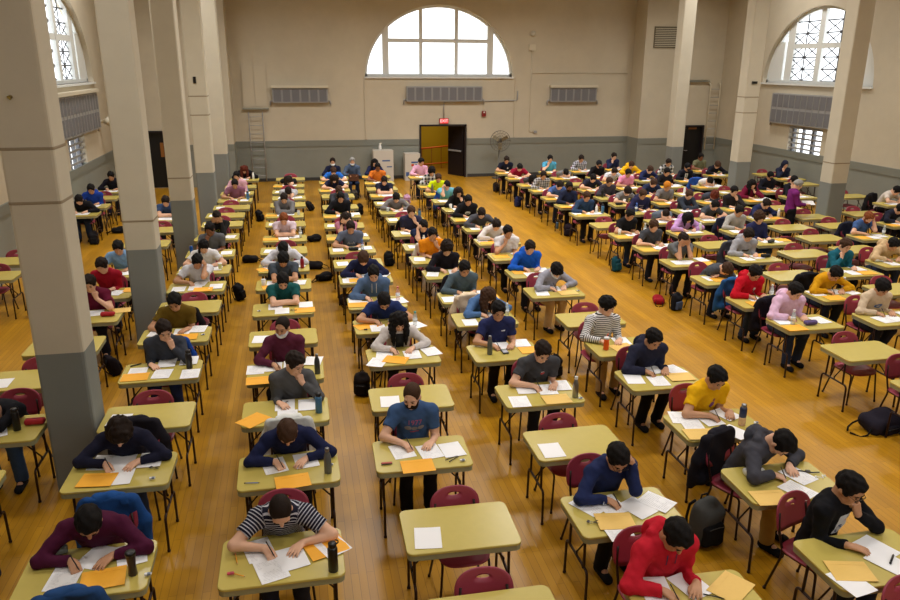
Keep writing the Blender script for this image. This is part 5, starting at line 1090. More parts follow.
# key | pose | shirt words | cut | colour | hair | hair colour | skin | papers | options
PEOPLE = '''
A1|W|dark maroon sweater|long|74 20 50|short|k|t||sh=.19
A2|W|dark navy fleece|long|27 28 48|curly|d|l||
A4|cr|charcoal fleece|long|58 62 72|short|d|l||yaw=22,tr=30 44 92
A5|w|olive tee|tee|104 82 22|short|k|t||
A7|kr|white tee|tee|214 214 220|short|k|t||
A8|w|white tee with dark ponytail|tee|218 216 216|ponytail|k|l||scale=.94
A9|cl|dark grey tee|tee|92 92 96|short|k|b||yaw=-20
A10|b|black lettered sweatshirt|long|30 28 28|short|d|t||print=OOPS
A14|w|mauve tee|tee|136 88 108|short|k|t||
A15|u|pale pink shirt|long|218 170 186|short|k|l||yaw=-15
A17|W|black hoodie with long red-brown hair|hood|18 16 24|long|r|l||scale=.94
B1|W|navy and white striped tee|tee|36 36 56|buzz|d|l||mat=stripe_navy
B2|W|navy sweater|long|26 32 66|short|n|l||dhp=8
B3|cr|dark grey sweater|long|82 82 84|short|d|l||yaw=40,dx=.08
B4|r|maroon sweater and white mask|long|88 34 54|buzz|d|t||mask=1,yaw=-22,dhp=-22
B6|f|teal tee|tee|24 84 84|short|k|l||
B7|f|charcoal tee|tee|70 78 88|bowl|k|t||
B8|W|white hoodie|hood|206 206 214|short|k|t||
B10|f|pale pink tee|tee|214 194 204|short|g|l||
B12|f|grey hoodie|hood|112 110 112|short|d|l||
B14|s|light grey tee|tee|176 176 182|short|d|l|c|
B16|s|black tee with long brown hair|tee|24 24 28|long|d|l|p|scale=.95
C3|u|blue printed tee and short beard|tee|58 84 124|buzz|n|l||beard=1,yaw=-24,print=1977,dhp=2,tr=16 16 20
C5|w|white cardigan with long black hair|long|208 200 196|long|k|l||scale=.94,print=INNER
C6|W|navy tee|tee|32 46 92|short|k|t||
C7|w|blue hoodie with white cords|hood|82 106 140|short|k|l||cords=1
C8|W|navy sweater with brown hair|long|30 34 66|bowl|n|l||
C10|w|grey-blue printed tee|tee|92 100 118|short|d|l||print=TEAM
C11|b|mauve tee with long brown hair|tee|190 122 146|long|d|l|a|scale=.94
C13|w|black hoodie|hood|22 22 28|short|k|t|a|
C14|f|dark grey sweater|long|64 66 74|short|n|l||
C16|W|navy tee with dark hair|tee|32 36 66|bob|d|l||scale=.95
C17|W|bright blue tee|tee|40 104 196|short|n|l|d|
C18|u|dark navy jacket and face mask|long|24 30 56|short|d|t|c|mask=1,dhp=-14
D1|w|red hoodie|hood|196 30 48|short|k|t||rz=4,dx=-.10,cords2=1,dhp=10
D2|kr|navy sweater and glasses|long|32 42 82|short|k|t||glasses=1,rz=6,cuff=1
D4|w|charcoal tee|tee|66 66 70|short|d|l||dx=.10,print=LOGO
D5|u|navy tee|tee|36 42 84|short|k|t||print=BAR
D6|W|blue sweater with long brown hair|long|78 112 160|long|n|l||scale=.94,yaw=20,rz=14
D7|w|grey-teal sweater|long|78 94 104|short|k|t||
D8|w|black sweater with curly hair|long|28 24 32|curly|d|l||
D9|cr|orange tee|tee|226 138 20|short|k|t||tr=200 196 186
D10|kl|navy tee with hand in hair|tee|26 36 66|short|k|l||
D11|cr|navy tee with brown hair|tee|44 44 68|short|n|l||
D13|W|grey sweater|long|120 116 118|short|k|t||
D15|f|dark navy tee|tee|34 36 54|short|d|t|p|
D17|u|orange shirt|tee|214 116 40|short|k|b|p|
D18|u|navy top with long black hair|long|32 38 70|long|k|l|p|scale=.94
E1|cr|black jacket and glasses|long|17 17 22|short|k|t||glasses=1,rz=18,dx=-.06,print=CREST
E2|W|dark grey hoodie|hood|66 66 74|short|k|l||rz=24,dx=-.10,tr=170 136 70,dhp=12
E3|w|yellow tee|tee|232 176 12|short|k|t||dx=.08,rz=6,print=BLOB,tr=16 16 20
E4|w|dark navy hoodie|hood|36 38 58|short|k|t||rz=5,tr=16 16 20
E5|u|black and white striped top|long|220 218 214|bowl|k|l||mat=stripe_bw,yaw=42,dx=-.14,tr=178 150 104,dhp=-6
E7|W|grey sweater and face mask|long|150 150 162|bowl|k|l||mask=1,rz=12,tr=196 172 130
E8|w|royal blue hoodie|hood|26 88 190|short|d|l||
E9|cl|white tee|tee|222 218 220|short|k|t||dx=-.03
E10|W|white sweater with head bowed|long|216 210 206|short|d|l||
E11|W|dark grey sweater|long|74 74 80|short|d|t||
E12|w|black hoodie with white emblem|hood|22 20 24|short|k|t|a|print=EMBLEM
E13|cr|black top with dark bob hair|long|20 18 20|bob|d|l||scale=.94,glasses=1
E14|kl|cyan tee|tee|112 186 206|short|k|l|c|
E15|w|lime yellow tee|tee|206 224 12|short|n|l||
E16|w|black and white plaid shirt|long|150 150 150|curly|k|l|d|mat=plaid_bw
E17|u|pale pink shirt|long|222 168 196|short|k|t|p|yaw=30
F1|w|dark grey sweater|long|70 76 86|short|k|t|c|dx=.1
F3|w|pale lilac hoodie|hood|222 184 212|short|k|l||dx=-.05,yaw=10
F4|w|red hoodie|hood|188 12 34|short|k|t||dhp=8,print=DOT
F5|s|dark grey sweater with brown hair|long|72 76 84|short|n|l||rz=10
F6|b|grey tee with hands on head|tee|104 106 108|short|d|t|b|
F7|w|charcoal tee with brown hair|tee|64 66 72|short|n|l|a|rz=6
F8|w|black tee|tee|22 22 26|short|k|t||rz=8
F10|w|slate blue jacket|long|44 66 96|short|n|l||
F11|u|navy sweater with dark beard|long|30 36 60|short|k|t|a|beard=1
F12|W|blue tee|tee|72 98 154|short|d|l|a|rz=10
F13|w|grey plaid shirt|long|130 126 126|short|d|l|p|mat=plaid_grey
F14|s|dark grey sweater with dark bob hair|long|68 66 70|bob|k|l|d|
F15|W|dark red tee|tee|140 20 48|short|k|b|p|
F16|w|black printed tee|tee|22 26 44|short|d|l|d|print=DOT
G1|w|beige sweatshirt with blue print|long|206 184 156|bowl|k|t|b|print=BLUE
G2|W|mustard jacket|long|206 148 12|short|k|t||
G4|w|light grey hoodie|hood|160 160 166|bowl|d|l||print=DARK
G6|W|lilac hoodie with dark hair|hood|190 146 200|bob|k|l||scale=.94
G7|s|slate grey tee|tee|92 102 116|buzz|d|l|b|
G8|w|navy printed hoodie|hood|38 38 70|short|n|l||print=DARK2
G9|W|grey tee|tee|124 122 122|bowl|d|l||rz=10
G10|w|dark grey jacket over purple tee|long|62 58 68|short|n|l||
G11|W|dark navy tee|tee|38 38 56|short|k|t|p|
G13|s|grey tee with head bowed|tee|116 114 114|short|k|l|a|
G14|cl|cyan tee|tee|84 168 206|short|k|l|p|
H2|cl|teal sweater|long|26 94 112|short|n|l||dx=.02
H4|u|navy jacket over pale shirt|long|38 42 80|curly|n|l||tr=56 82 130,dx=-.08
H5|w|pale grey sweater|long|170 166 160|short|k|t|b|
H6|W|dark charcoal tee|tee|66 70 76|short|k|l|b|rz=10
H7|f|dark slate sweater|long|50 56 68|short|n|l|b|
H8|w|grey tee and orange beanie|tee|118 116 118|beanie|o|l|a|
H9|W|navy sweater|long|36 46 76|short|n|l|p|
H10|w|pink tee|tee|226 142 178|short|k|b|p|
H11|W|white striped tee|tee|220 222 226|short|d|l|p|mat=stripe_pale
H12|w|black sweater and black cap|long|18 16 20|cap|z|l|d|
H13|w|navy and white plaid shirt|long|120 124 140|short|d|l|a|mat=plaid_navy
I1|W|tan hoodie|hood|206 176 134|short|k|t||
I5|W|navy sweater with dark hair|long|36 42 80|short|d|l||rz=14
I6|cr|black patterned shirt|long|40 36 40|short|k|t|p|
I7|s|grey top with curly red hair|long|62 66 78|curly|r|l|p|
I9|w|black sweater|long|32 30 36|short|k|t|a|
I10|W|navy sweater with brown hair|long|34 42 82|short|n|l||rz=8
I11|W|yellow hoodie|hood|232 178 22|short|n|l|p|
I12|cl|dark navy sweater with hand at cheek|long|36 42 76|short|d|l|p|
J1|kr|blue tee with ginger hair|tee|64 92 142|short|g|l||beard=2
J5|cr|maroon hoodie with long hair|hood|108 16 48|long|k|t|a|scale=.94
J7|s|white tee|tee|222 220 220|short|k|t|a|
J8|w|black suit and dark cap|long|26 28 40|cap|z|t|p|tie=1
J9|w|black and white plaid flannel|long|130 130 130|short|d|l|p|mat=plaid_bw
K1|W|dark navy sweater|long|30 32 46|short|k|t|p|
K3|cl|dark suit over white shirt|long|24 26 36|short|k|t|p|
K4|w|dark jacket and cap|long|26 26 38|cap|z|t|p|
K5|W|dark jacket with brown hair|long|24 24 34|bowl|n|l|p|
K6|u|olive tee|tee|110 110 84|short|k|t|p|
L2|s|black sweater|long|20 20 26|short|k|t||tr=60 84 120
L5|cr|dark maroon tee|tee|98 20 48|short|d|l||
L6|w|red sweater|long|158 18 40|short|d|l||
L7|w|pale blue tee|tee|126 164 206|short|k|t|d|
L11|f|slate blue tee|tee|62 84 126|short|d|l|p|
M3|W|dark sweater|long|26 26 32|short|k|t|p|
M4|w|royal blue hoodie|hood|30 64 158|short|k|t|p|
M6|w|dark suit over blue shirt|long|24 24 36|short|k|t|p|
N1|W|white tee|tee|206 196 186|short|k|t|e|rz=20
N4|cl|dark navy hooded jacket|long|36 40 62|none|k|t|p|hoodup=1
'''
TEMPL = {'a': 'e,-0.28,0.13,0;k,0.08,0.24,0;p,0.34,0.42,0', 'b': 'k,-0.10,0.26,0;e,0.26,0.13,0;p,0.34,0.38,0', 'c': 'k,-0.10,0.25,0;p,0.28,0.26,0', 'd': 'e,-0.26,0.14,0;k,0.06,0.28,0;p,0.34,0.20,0', 'p': 'k,0.0,0.25,0;e,-0.30,0.14,0', 'e': 'k,-0.06,0.26,0;e,0.25,0.30,0'}
ACT = {'w': 'writing', 'W': 'writing bent low', 'kl': 'writing, hand on head', 'kr': 'writing, hand on head', 'cl': 'hand at face', 'cr': 'hand at face', 'b': 'hands over face', 'f': 'arms folded', 'u': 'sitting upright', 's': 'bent over the table', 'r': 'sitting upright'}
BAREC = 'hood'
M_EYE = mat('eye_dark', (30, 22, 20), .3); 
def head_bits():
    D = {}
    bm = bmesh.new()
    for s in (-1, 1): bmesh.ops.create_uvsphere(bm, u_segments=10, v_segments=6, radius=1, matrix=Matrix.Translation((s*.032, -.0955, .010)) @ Matrix.Diagonal((.012, .005, .004, 1)))
    D['eyes'] = bm_mesh('eyes', bm, True)
    bm = bmesh.new()
    for s in (-1, 1): tube(bm, [(s*.018, -.1005, .030), (s*.034, -.0985, .035), (s*.052, -.084, .029)], [.0025, .0038, .002], 6)
    D['eyebrows'] = bm_mesh('eyebrows', bm, True)
    bm = bmesh.new()
    for s in (-1, 1):
        tube(bm, [(s*.034+.024*math.cos(a), -.112, .006+.019*math.sin(a)) for a in np.linspace(0, 2*PI, 19)], .0022, 5); tube(bm, [(s*.058, -.110, .012), (s*.080, -.02, .008), (s*.082, .0, -.002)], .002, 5)
    tube(bm, [(-.011, -.114, .01), (.011, -.114, .01)], .002, 5); D['glasses'] = bm_mesh('glasses', bm, True)
    F = Field((-.12, -.16, -.16), (.12, .1, .04), .006); F.ell((0, -.03, -.055), (.069, .088, .072), k=.02); F.cap((0, -.10, -.035), (0, -.113, -.045), .02, .02, k=.03); F.plane((0, .01, 0), (0, 1, 0)); F.plane((0, 0, -.012), (0, -.35, 1)); F.plane((0, 0, -.125), (0, 0, -1)); D['mask'] = F.mesh('mask')
    F = Field((-.12, -.16, -.18), (.12, .1, .04), .006); F.ell((0, -.024, -.052), (.068, .080, .078), k=.02); F.cap((-.028, -.05, -.09), (.028, -.05, -.09), .032, k=.02); F.plane((0, 0, -.045), (0, .45, 1)); F.plane((0, .02, 0), (0, 1, .3)); F.cap((-.014, -.104, -.066), (.014, -.104, -.066), .008, sub=True, k=.01); F.ripple(.001, 160, 1); D['beard'] = F.mesh('beard')
    return D
BITS = head_bits()
def chest_print(M, sh, mesh2d, x, z, m, parent, name='shirt_print'):
    J = M['J']; up = nrm(J['neck']-J['waist']); f = np.array([0, -up[2], up[1]]); f = f if f[1] < 0 else -f
    c = J['chest']; bv = cached(('bvh', id(sh)), lambda: BVHTree.FromPolygons([v.co.copy() for v in sh.vertices], [tuple(p.vertices) for p in sh.polygons]))
    out = 0
    for v in mesh2d.vertices:
        q = c+np.array([1, 0, 0])*(v.co.x+x)+up*(v.co.y+z)
        hit = bv.ray_cast(V(q+f*.4), V(-f), .6)
        p = hit[0]+V(f)*.0035 if hit[0] else V(q+f*.12)
        v.co = p
    mesh2d.update(); return obj(name, mesh2d, m, parent)
def disc(w, h, n=24, rings=4):
    vs = [(0, 0, 0)]; fs = []
    for k in range(1, rings+1):
        for i in range(n): a = 2*PI*i/n; vs.append((w*k/rings*math.cos(a), h*k/rings*math.sin(a), 0))
    for i in range(n): fs.append((0, 1+i, 1+(i+1) % n))
    for k in range(1, rings):
        o, p = 1+(k-1)*n, 1+k*n
        for i in range(n): fs.append((o+i, p+i, p+(i+1) % n, o+(i+1) % n))
    return new_mesh('disc', vs, fs)
def grid2(w, h, nx=10, ny=4):
    vs = [(-w/2+w*i/nx, -h/2+h*j/ny, 0) for j in range(ny+1) for i in range(nx+1)]
    fs = [(j*(nx+1)+i, j*(nx+1)+i+1, (j+1)*(nx+1)+i+1, (j+1)*(nx+1)+i) for j in range(ny) for i in range(nx)]
    return new_mesh('patch', vs, fs)
def ink(rgb): return mat('ink_%d_%d_%d' % rgb, rgb, .8)
PATT = {'stripe_navy': lambda: stripes('navy_white_stripes', (28, 28, 46), (190, 190, 200), 40, .68), 'stripe_bw': lambda: stripes('black_white_stripes', (26, 26, 30), (226, 224, 222), 36, .38, 'Z', .15), 'stripe_pale': lambda: stripes('pale_stripes', (120, 130, 150), (222, 222, 226), 22, .3),
        'plaid_bw': lambda: stripes('black_white_plaid', (20, 20, 22), (214, 214, 214), 9, .5, 'P'), 'plaid_grey': lambda: stripes('grey_plaid', (70, 66, 66), (190, 186, 184), 14, .5, 'P'), 'plaid_navy': lambda: stripes('navy_plaid', (26, 28, 50), (206, 206, 216), 14, .5, 'P')}
def person(P, loc, rz, rgb, hairc, skin, label, opts, near, h, group=None, trous=None):
    M = person_meshes(P, h); J = M['J']
    m_skin = mat('skin_'+skin, SKIN[skin], .55, 0, .05, 40, 0, .35)
    o = obj('person', M['body'], m_skin, None, loc, (0, 0, rz)); tag(o, label, 'person', group)
    sm = PATT[opts['mat']]() if 'mat' in opts else cloth(rgb)
    sh = obj('shirt' if P.get('sl') != 'hood' else 'hoodie', M['shirt'], sm, o, shared=True)
    obj('trousers', M['trousers'], cloth(trous or (30, 34, 50)), o, shared=True)
    for s in (-1, 1): obj('shoe', M['shoe%d' % s], cloth((24, 24, 28)), o, shared=True)
    hm = M['hm']
    if 'hair' in M:
        nm = {'cap': 'cap', 'beanie': 'beanie'}.get(P['hair'], 'hair')
        ho = obj(nm, M['hair'], mat('hair_'+hairc, HAIRC[hairc], .75, 0, .25, 90, .3, .2), o, shared=True)
        if M['hair_local']: ho.matrix_local = hm
        if nm != 'hair':
            hu = obj('hair', hair_mesh('buzz', J, .011)[0], mat('hair_d', HAIRC['d'], .75, 0, .25, 90, .3, .2), o, shared=True); hu.matrix_local = hm
    def bit(n, m, nm=None): b = obj(nm or n, BITS[n], m, o, shared=True); b.matrix_local = hm; return b
    if near:
        bit('eyes', M_EYE); bit('eyebrows', mat('hair_'+hairc, HAIRC.get(hairc, (20, 20, 20)), .75, 0, .25, 90, .3, .2))
    if 'glasses' in opts: bit('glasses', mat('dark_frame', (26, 24, 26), .3))
    if 'mask' in opts: bit('mask', mat('white_mask', (226, 230, 234), .8), 'face_mask')
    if 'beard' in opts: bit('beard', mat('hair_'+('g' if opts['beard'] == '2' else 'd'), HAIRC['g' if opts['beard'] == '2' else 'd'], .75, 0, .25, 90, .3, .2))
    pr = opts.get('print')
    def P_(me, x, z, rgb): chest_print(M, M['shirt'], me, x, z, ink(rgb), sh)
    if pr == '1977': P_(text_mesh('1977', .075, 4), 0, .03, (170, 80, 110)); P_(disc(.035, .024), -.065, -.03, (130, 122, 118)); P_(disc(.03, .022), .0, -.035, (120, 116, 116)); P_(disc(.034, .022), .065, -.03, (130, 122, 118)); P_(grid2(.09, .012), 0, -.072, (150, 60, 80))
    elif pr == 'OOPS': P_(text_mesh('OOPS', .085, 4), 0.01, .0, (176, 186, 90))
    elif pr == 'TEAM': P_(text_mesh('A', .09, 4), -.05, -.03, (170, 176, 186)); P_(text_mesh('A', .09, 4), .05, -.03, (170, 176, 186)); P_(grid2(.06, .01), 0, -.03, (170, 176, 186))
    elif pr == 'LOGO': P_(disc(.028, .012), .03, .03, (190, 60, 60)); P_(grid2(.045, .008), .03, .05, (196, 190, 190))
    elif pr == 'BAR': P_(grid2(.055, .016), .065, .035, (200, 204, 214))
    elif pr == 'BLOB': P_(disc(.03, .045), .02, -.02, (120, 60, 120)); P_(disc(.018, .02), .03, .045, (150, 80, 60))
    elif pr == 'DOT': P_(disc(.028, .026), .05, .02, (214, 206, 206))
    elif pr == 'EMBLEM': P_(disc(.07, .045), 0, -.01, (206, 206, 206)); P_(disc(.05, .028), 0, -.025, (40, 40, 44))
    elif pr == 'BLUE': P_(disc(.075, .035), .02, .0, (70, 100, 160)); P_(disc(.05, .018), .02, .0, (190, 180, 160))
    elif pr == 'DARK': P_(grid2(.15, .04), 0, -.01, (70, 62, 66))
    elif pr == 'DARK2': P_(grid2(.13, .02), .0, .02, (150, 140, 150)); P_(disc(.05, .03), .02, -.04, (120, 106, 116))
    elif pr == 'INNER': P_(grid2(.11, .26, 6, 10), 0, .0, (24, 24, 30))
    elif pr == 'CREST': P_(grid2(.12, .20, 8, 10), .0, -.02, (216, 218, 226)); P_(disc(.03, .05), -.015, -.06, (44, 66, 130)); P_(disc(.014, .014), .02, .03, (190, 50, 60))
    if 'tie' in opts: P_(grid2(.10, .22, 6, 8), 0, 0, (214, 214, 214)); P_(grid2(.03, .20, 3, 8), 0, -.005, (30, 34, 50))
    if 'cords' in opts or 'cords2' in opts:
        c = (214, 210, 200) if 'cords' in opts else (60, 40, 80)
        for s in (-1, 1): P_(grid2(.009, .17 if 'cords' in opts else .09, 1, 10), s*.035, .06 if 'cords' in opts else .09, c)
    if 'cuff' in opts:
        for s in (-1, 1):
            E, W = J['el'][s], J['hand'][s]['W']; bm = bmesh.new()
            for t in (.80, .87): tube(bm, [E+(W-E)*t, E+(W-E)*(t+.03)], .049-.008*t, 14)
            obj('cuff_band', bm_mesh('cuff', bm, True), cloth((206, 208, 214)), o)
    return o, M
def ordn(k): return ORD[int(k[1:])-1]
def locp(k): return '%s from front, %s' % (ordn(k), COLP[k[0]])
npaper = [0]
ME_FOLD = boxes_mesh('fold', [(0, 0, .0045, .004, .272, .001)])
def side_words(n): return {1: ['single'], 2: ['left', 'right'], 3: ['left', 'middle', 'right'], 4: ['leftmost', 'second', 'third', 'rightmost'], 5: ['leftmost', 'second', 'middle', 'fourth', 'rightmost'], 6: ['leftmost', 'second', 'third', 'fourth', 'fifth', 'rightmost']}[n]
def lay_items(key, spec, dloc, rz, rng, explicit):
    its = [t.split(',') for t in spec.split(';')]; cnt = {}
    for t in its: cnt.setdefault(t[0], []).append(float(t[1]))
    zt = TZ+.0008; lvl = 0
    for t in its:
        kd, lx, ly, r = t[0], float(t[1]), float(t[2]), math.radians(float(t[3]))
        if not explicit: lx += rng.uniform(-.03, .03); ly += rng.uniform(-.025, .025); r += rng.uniform(-.16, .16)
        x = dloc[0]+lx*math.cos(rz)-ly*math.sin(rz); y = dloc[1]+lx*math.sin(rz)+ly*math.cos(rz)
        cs = sorted(cnt[kd]); n = len(cs); wd = side_words(n)[cs.index(float(t[1]))]; pre = '' if n == 1 else wd+' of %s, ' % {2: 'two', 3: 'three', 4: 'four', 5: 'five', 6: 'six'}[n]
        on = 'on table %s' % locp(key)
        if kd == 'p':
            if npaper[0] >= 298: continue
            npaper[0] += 1; lvl += 1
            blank = key in LONE or key in ('C2', 'C4', 'D3', 'A3', 'L3') or rng.random() < .35
            o = obj('exam_paper', ME_PAPER, M_BLANK if blank else M_PAP, None, (x, y, zt+.0016*lvl), (0, 0, rz+r), True)
            tag(o, ('white sheet, %s%s' % (pre, on)) if n > 1 else ('single white exam sheet '+on), 'paper', 'exam sheets on the tables')
        elif kd == 'k':
            lvl += 1
            o = obj('exam_booklet', ME_BOOK, M_PAP, None, (x, y, zt+.0016*lvl), (0, 0, rz+r), True)
            obj('fold', ME_FOLD, mat('paper_fold_grey', (196, 196, 200), .7), o, shared=True)
            tag(o, 'open white exam booklet '+on, 'booklet', 'open exam booklets')
        elif kd in ('e', 'm'):
            lvl += 1
            o = obj('envelope', ME_ENV, M_ENV if kd == 'e' else M_BUFF, None, (x, y, zt+.0018*lvl), (0, 0, rz+r), True)
            f = obj('flap', ME_FLAP, M_ENV if kd == 'e' else M_BUFF, o, shared=True)
            tag(o, '%s envelope %s' % ('orange' if kd == 'e' else 'buff', on), 'envelope', 'envelopes on the tables')
        else:
            d = (BOTDESC.get(kd) or SMDESC[kd])[0]
            wd2 = {'pencil': ' (lower)'}.get(kd, '')
            put(kd, (x, y, zt+(.0 if kd in BOTDESC else .0016*(lvl+1))), rz+r, ('%s%s %s' % (d+', ' if pre else d, pre.rstrip(', '), on)).replace('  ', ' '), None)
people = {}
for ln in PEOPLE.strip().split('\n'):
    f = ln.split('|'); people[f[0]] = f
JACKETS = {'A1': (28, 70, 130, 'bright blue'), 'A2': (30, 28, 36, 'black'), 'A4': (24, 66, 150, 'blue'), 'A5': (24, 22, 26, 'black'), 'B2': (206, 208, 204, 'pale grey'), 'B3': (22, 20, 22, 'black'), 'B7': (26, 24, 26, 'black'), 'C14': (20, 20, 24, 'black'), 'D6': (214, 194, 166, 'cream'), 'D9': (216, 208, 194, 'cream'),
           'D11': (18, 17, 20, 'black'), 'E2': (24, 22, 30, 'black'), 'F3': (22, 20, 30, 'black'), 'F4': (32, 78, 130, 'blue'), 'G2': (20, 20, 26, 'black'), 'H5': (36, 40, 60, 'dark navy'), 'J7': (40, 76, 150, 'blue'), 'J1': (30, 32, 48, 'dark navy'), 'E14': (40, 80, 150, 'blue'), 'G4': (60, 62, 70, 'dark grey'), 'A15': (60, 150, 190, 'light blue'), 'N1': (26, 24, 28, 'black'), 'D7': (34, 32, 40, 'dark grey')}
NOCHAIR = set()
for col, L in DESKS.items():
    for i, (x, y) in enumerate(L):
        key = col+str(i+1); rng = random.Random(hash(key) if False else sum(ord(c)*(31**j) for j, c in enumerate(key)))
        rz = math.radians(rng.uniform(-1.2, 1.2)); occ = key in people
        has = 'papers' if (key in ITEMS or occ) else ('one sheet' if key in LONE else '')
        if key in FIT: x, y, rz = FIT[key]; rz = math.radians(rz)
        d = place(TABLE, 'table', (x-.305*math.sin(rz), y+.305*math.cos(rz), 0), rz)
        st = ('in use' if occ else ('unoccupied with papers' if key in ITEMS and key not in ('C2', 'C4', 'D3', 'A3', 'L3') else ('unoccupied with one sheet' if (key in LONE or key in ITEMS) else 'bare and unoccupied')))
        tag(d, 'khaki folding table, %s, %s' % (st, locp(key)), 'table', 'folding exam tables')
        opts = {}
        if occ: opts = dict(t.split('=', 1) for t in people[key][9].split(',') if t)
        dx = float(opts.get('dx', 0)); prz = math.radians(float(opts.get('rz', 0)))+rz+math.radians(rng.uniform(-3, 3))*(0 if y < 9 else 1)
        px, py = x+dx+CHX.get(key, 0), y+.61+(.19 if occ else -.17)
        c = place(CHAIR, 'chair', (px+(rng.uniform(-.04, .04) if not occ else 0), py, 0), prz+(math.radians(rng.uniform(-5, 5)) if not occ else 0))
        tag(c, 'maroon plastic chair, %s, at table %s' % ('in use' if occ else 'empty', locp(key)), 'chair', 'maroon chairs')
        spec = ITEMS.get(key)
        if spec: lay_items(key, spec, (x, y), rz, rng, True)
        elif key in LONE: lay_items(key, 'p,-0.27,0.26,0', (x, y), rz, rng, False)
        elif occ and people[key][8]: lay_items(key, TEMPL[people[key][8]], (x, y), rz, rng, False)
        if key in JACKETS:
            J_ = JACKETS[key]; jacket((px, py, 0), prz, J_[:3], '%s jacket on chair %s' % (J_[3], locp(key)), sum(map(ord, key)))
        if not occ: continue
        f = people[key]; near = y < 11.6; h = .0075 if y < 9.4 else (.0105 if y < 14 else .0135)
        P = dict(pose=f[1], sl=('short' if f[3] == 'tee' else f[3]), hood=(1 if f[3] == 'hood' else 0), hair=f[5])
        if 'hoodup' in opts: P['hood'] = 'up'
        for k_ in ('yaw', 'dhp', 'sh', 'scale', 'reach'):
            if k_ in opts: P[k_] = float(opts[k_])
        if y < 14:
            P['seed'] = rng.randint(0, 9); P.setdefault('yaw', rng.uniform(-7, 7)); P['roll'] = rng.uniform(-6, 6); P['twist'] = rng.uniform(-4, 4)
            P['stagger'] = rng.choice([-1, 1, .3]); P['feet'] = rng.uniform(-.42, -.26)
        else: P['seed'] = rng.randint(0, 1)
        rgb = tuple(int(v) for v in f[4].split()); tr = tuple(int(v) for v in opts['tr'].split()) if 'tr' in opts else [(30, 34, 50), (22, 22, 26), (40, 52, 78), (26, 26, 30)][rng.randint(0, 3)]
        lab = 'person in %s %s, %s' % (f[2], ACT[f[1]], locp(key))
        if len(lab.split()) > 16: lab = 'person in %s, %s' % (f[2], locp(key))
        if len(lab.split()) > 16: lab = 'person in %s, %s' % (' '.join(f[2].split()[:4]), locp(key))
        o, M = person(P, (px, py, 0), prz, rgb, f[6], f[7], lab, opts, near, h, 'students at the tables', tr)
        if y < 11.6:
            for s, t in M['J']['hand'].items():
                if t['m'] == 'grip' and s == -1:
                    tip, th, n, dd = t['pen']; R = Matrix.Rotation(prz, 4, 'Z'); axis = V(nrm(-dd*.45-th*.25+np.array([0, 0, 1.])*.85))
                    tp = V((tip[0], tip[1], TZ+.010)); ax = R @ axis; wp = R @ tp+V((px, py, 0))
                    po = put('pen', wp+ax*.069, 0, 'pen held by person %s' % locp(key), 'pens in writing hands')
                    xa = -ax; za = V((0, 0, 1)); ya = za.cross(xa).normalized(); za = xa.cross(ya)
                    po.rotation_euler = Matrix((xa, ya, za)).transposed().to_euler()
print('papers', npaper[0])
# second masked person by the back wall, the chair and coats at the front edge of the picture, the invigilator
P = dict(pose='u', sl='long', hood=1, hair='short', seed=1, dhp=-14.)
c = place(CHAIR, 'chair', (1.86, 25.55, 0), 0); tag(c, 'maroon plastic chair, in use, by the back wall beside third column', 'chair', 'maroon chairs')
person(P, (1.86, 25.55, 0), 0, (72, 86, 108), 'y', 't', 'person in slate blue hoodie and face mask sitting by the back wall', {'mask': '1'}, False, .0135, 'students at the tables', (40, 52, 78))
t_ = boxes_mesh('lap', [(0, 0, 0, .34, .24, .02)]); lp = obj('laptop', t_, mat('brown_laptop_cover', (92, 56, 36), .5), None, (1.86, 25.22, .60)); tag(lp, 'brown laptop on the lap of the masked person by the back wall', 'laptop')
obj('screen', boxes_mesh('scr', [(0, -.13, .11, .34, .015, .22)]), MATS['brown_laptop_cover'], lp)
c = place(CHAIR, 'chair', (-1.66, 4.42, 0), 0); tag(c, 'maroon plastic chair under a blue jacket, front edge, column beside left pillars', 'chair', 'maroon chairs')
jacket((-1.66, 4.42, 0), .1, (34, 66, 112), 'blue jacket on the chair at the front edge, column beside left pillars', 1)
c = place(CHAIR, 'chair', (4.12, 3.5, 0), math.radians(8)); tag(c, 'maroon plastic chair, empty, front edge, column left of wide aisle', 'chair', 'maroon chairs')
c = place(CHAIR, 'chair', (-2.85, 5.45, 0), 0); tag(c, 'maroon plastic chair under a dark jacket, left edge, column behind left pillars', 'chair', 'maroon chairs')
jacket((-2.85, 5.45, 0), 0, (32, 34, 62), 'dark navy jacket on the chair at the left edge, column behind left pillars', 2)
iv = person(dict(pose='stand', sl='long', hood=0, hair='short', seed=1, scale=.95), (11.95, 16.35, 0), math.radians(75), (112, 34, 104), 'y', 'l', 'standing person in purple cardigan with grey hair holding a paper, beside right pillar', {}, False, .011, None, (20, 20, 24))[0]
o = obj('exam_paper', ME_PAPER, M_BLANK, None, (11.95+.40, 16.35-.10, 1.10), (0, math.radians(-18), math.radians(75))); tag(o, 'white sheet held by the standing person in purple cardigan', 'paper', 'exam sheets on the tables')
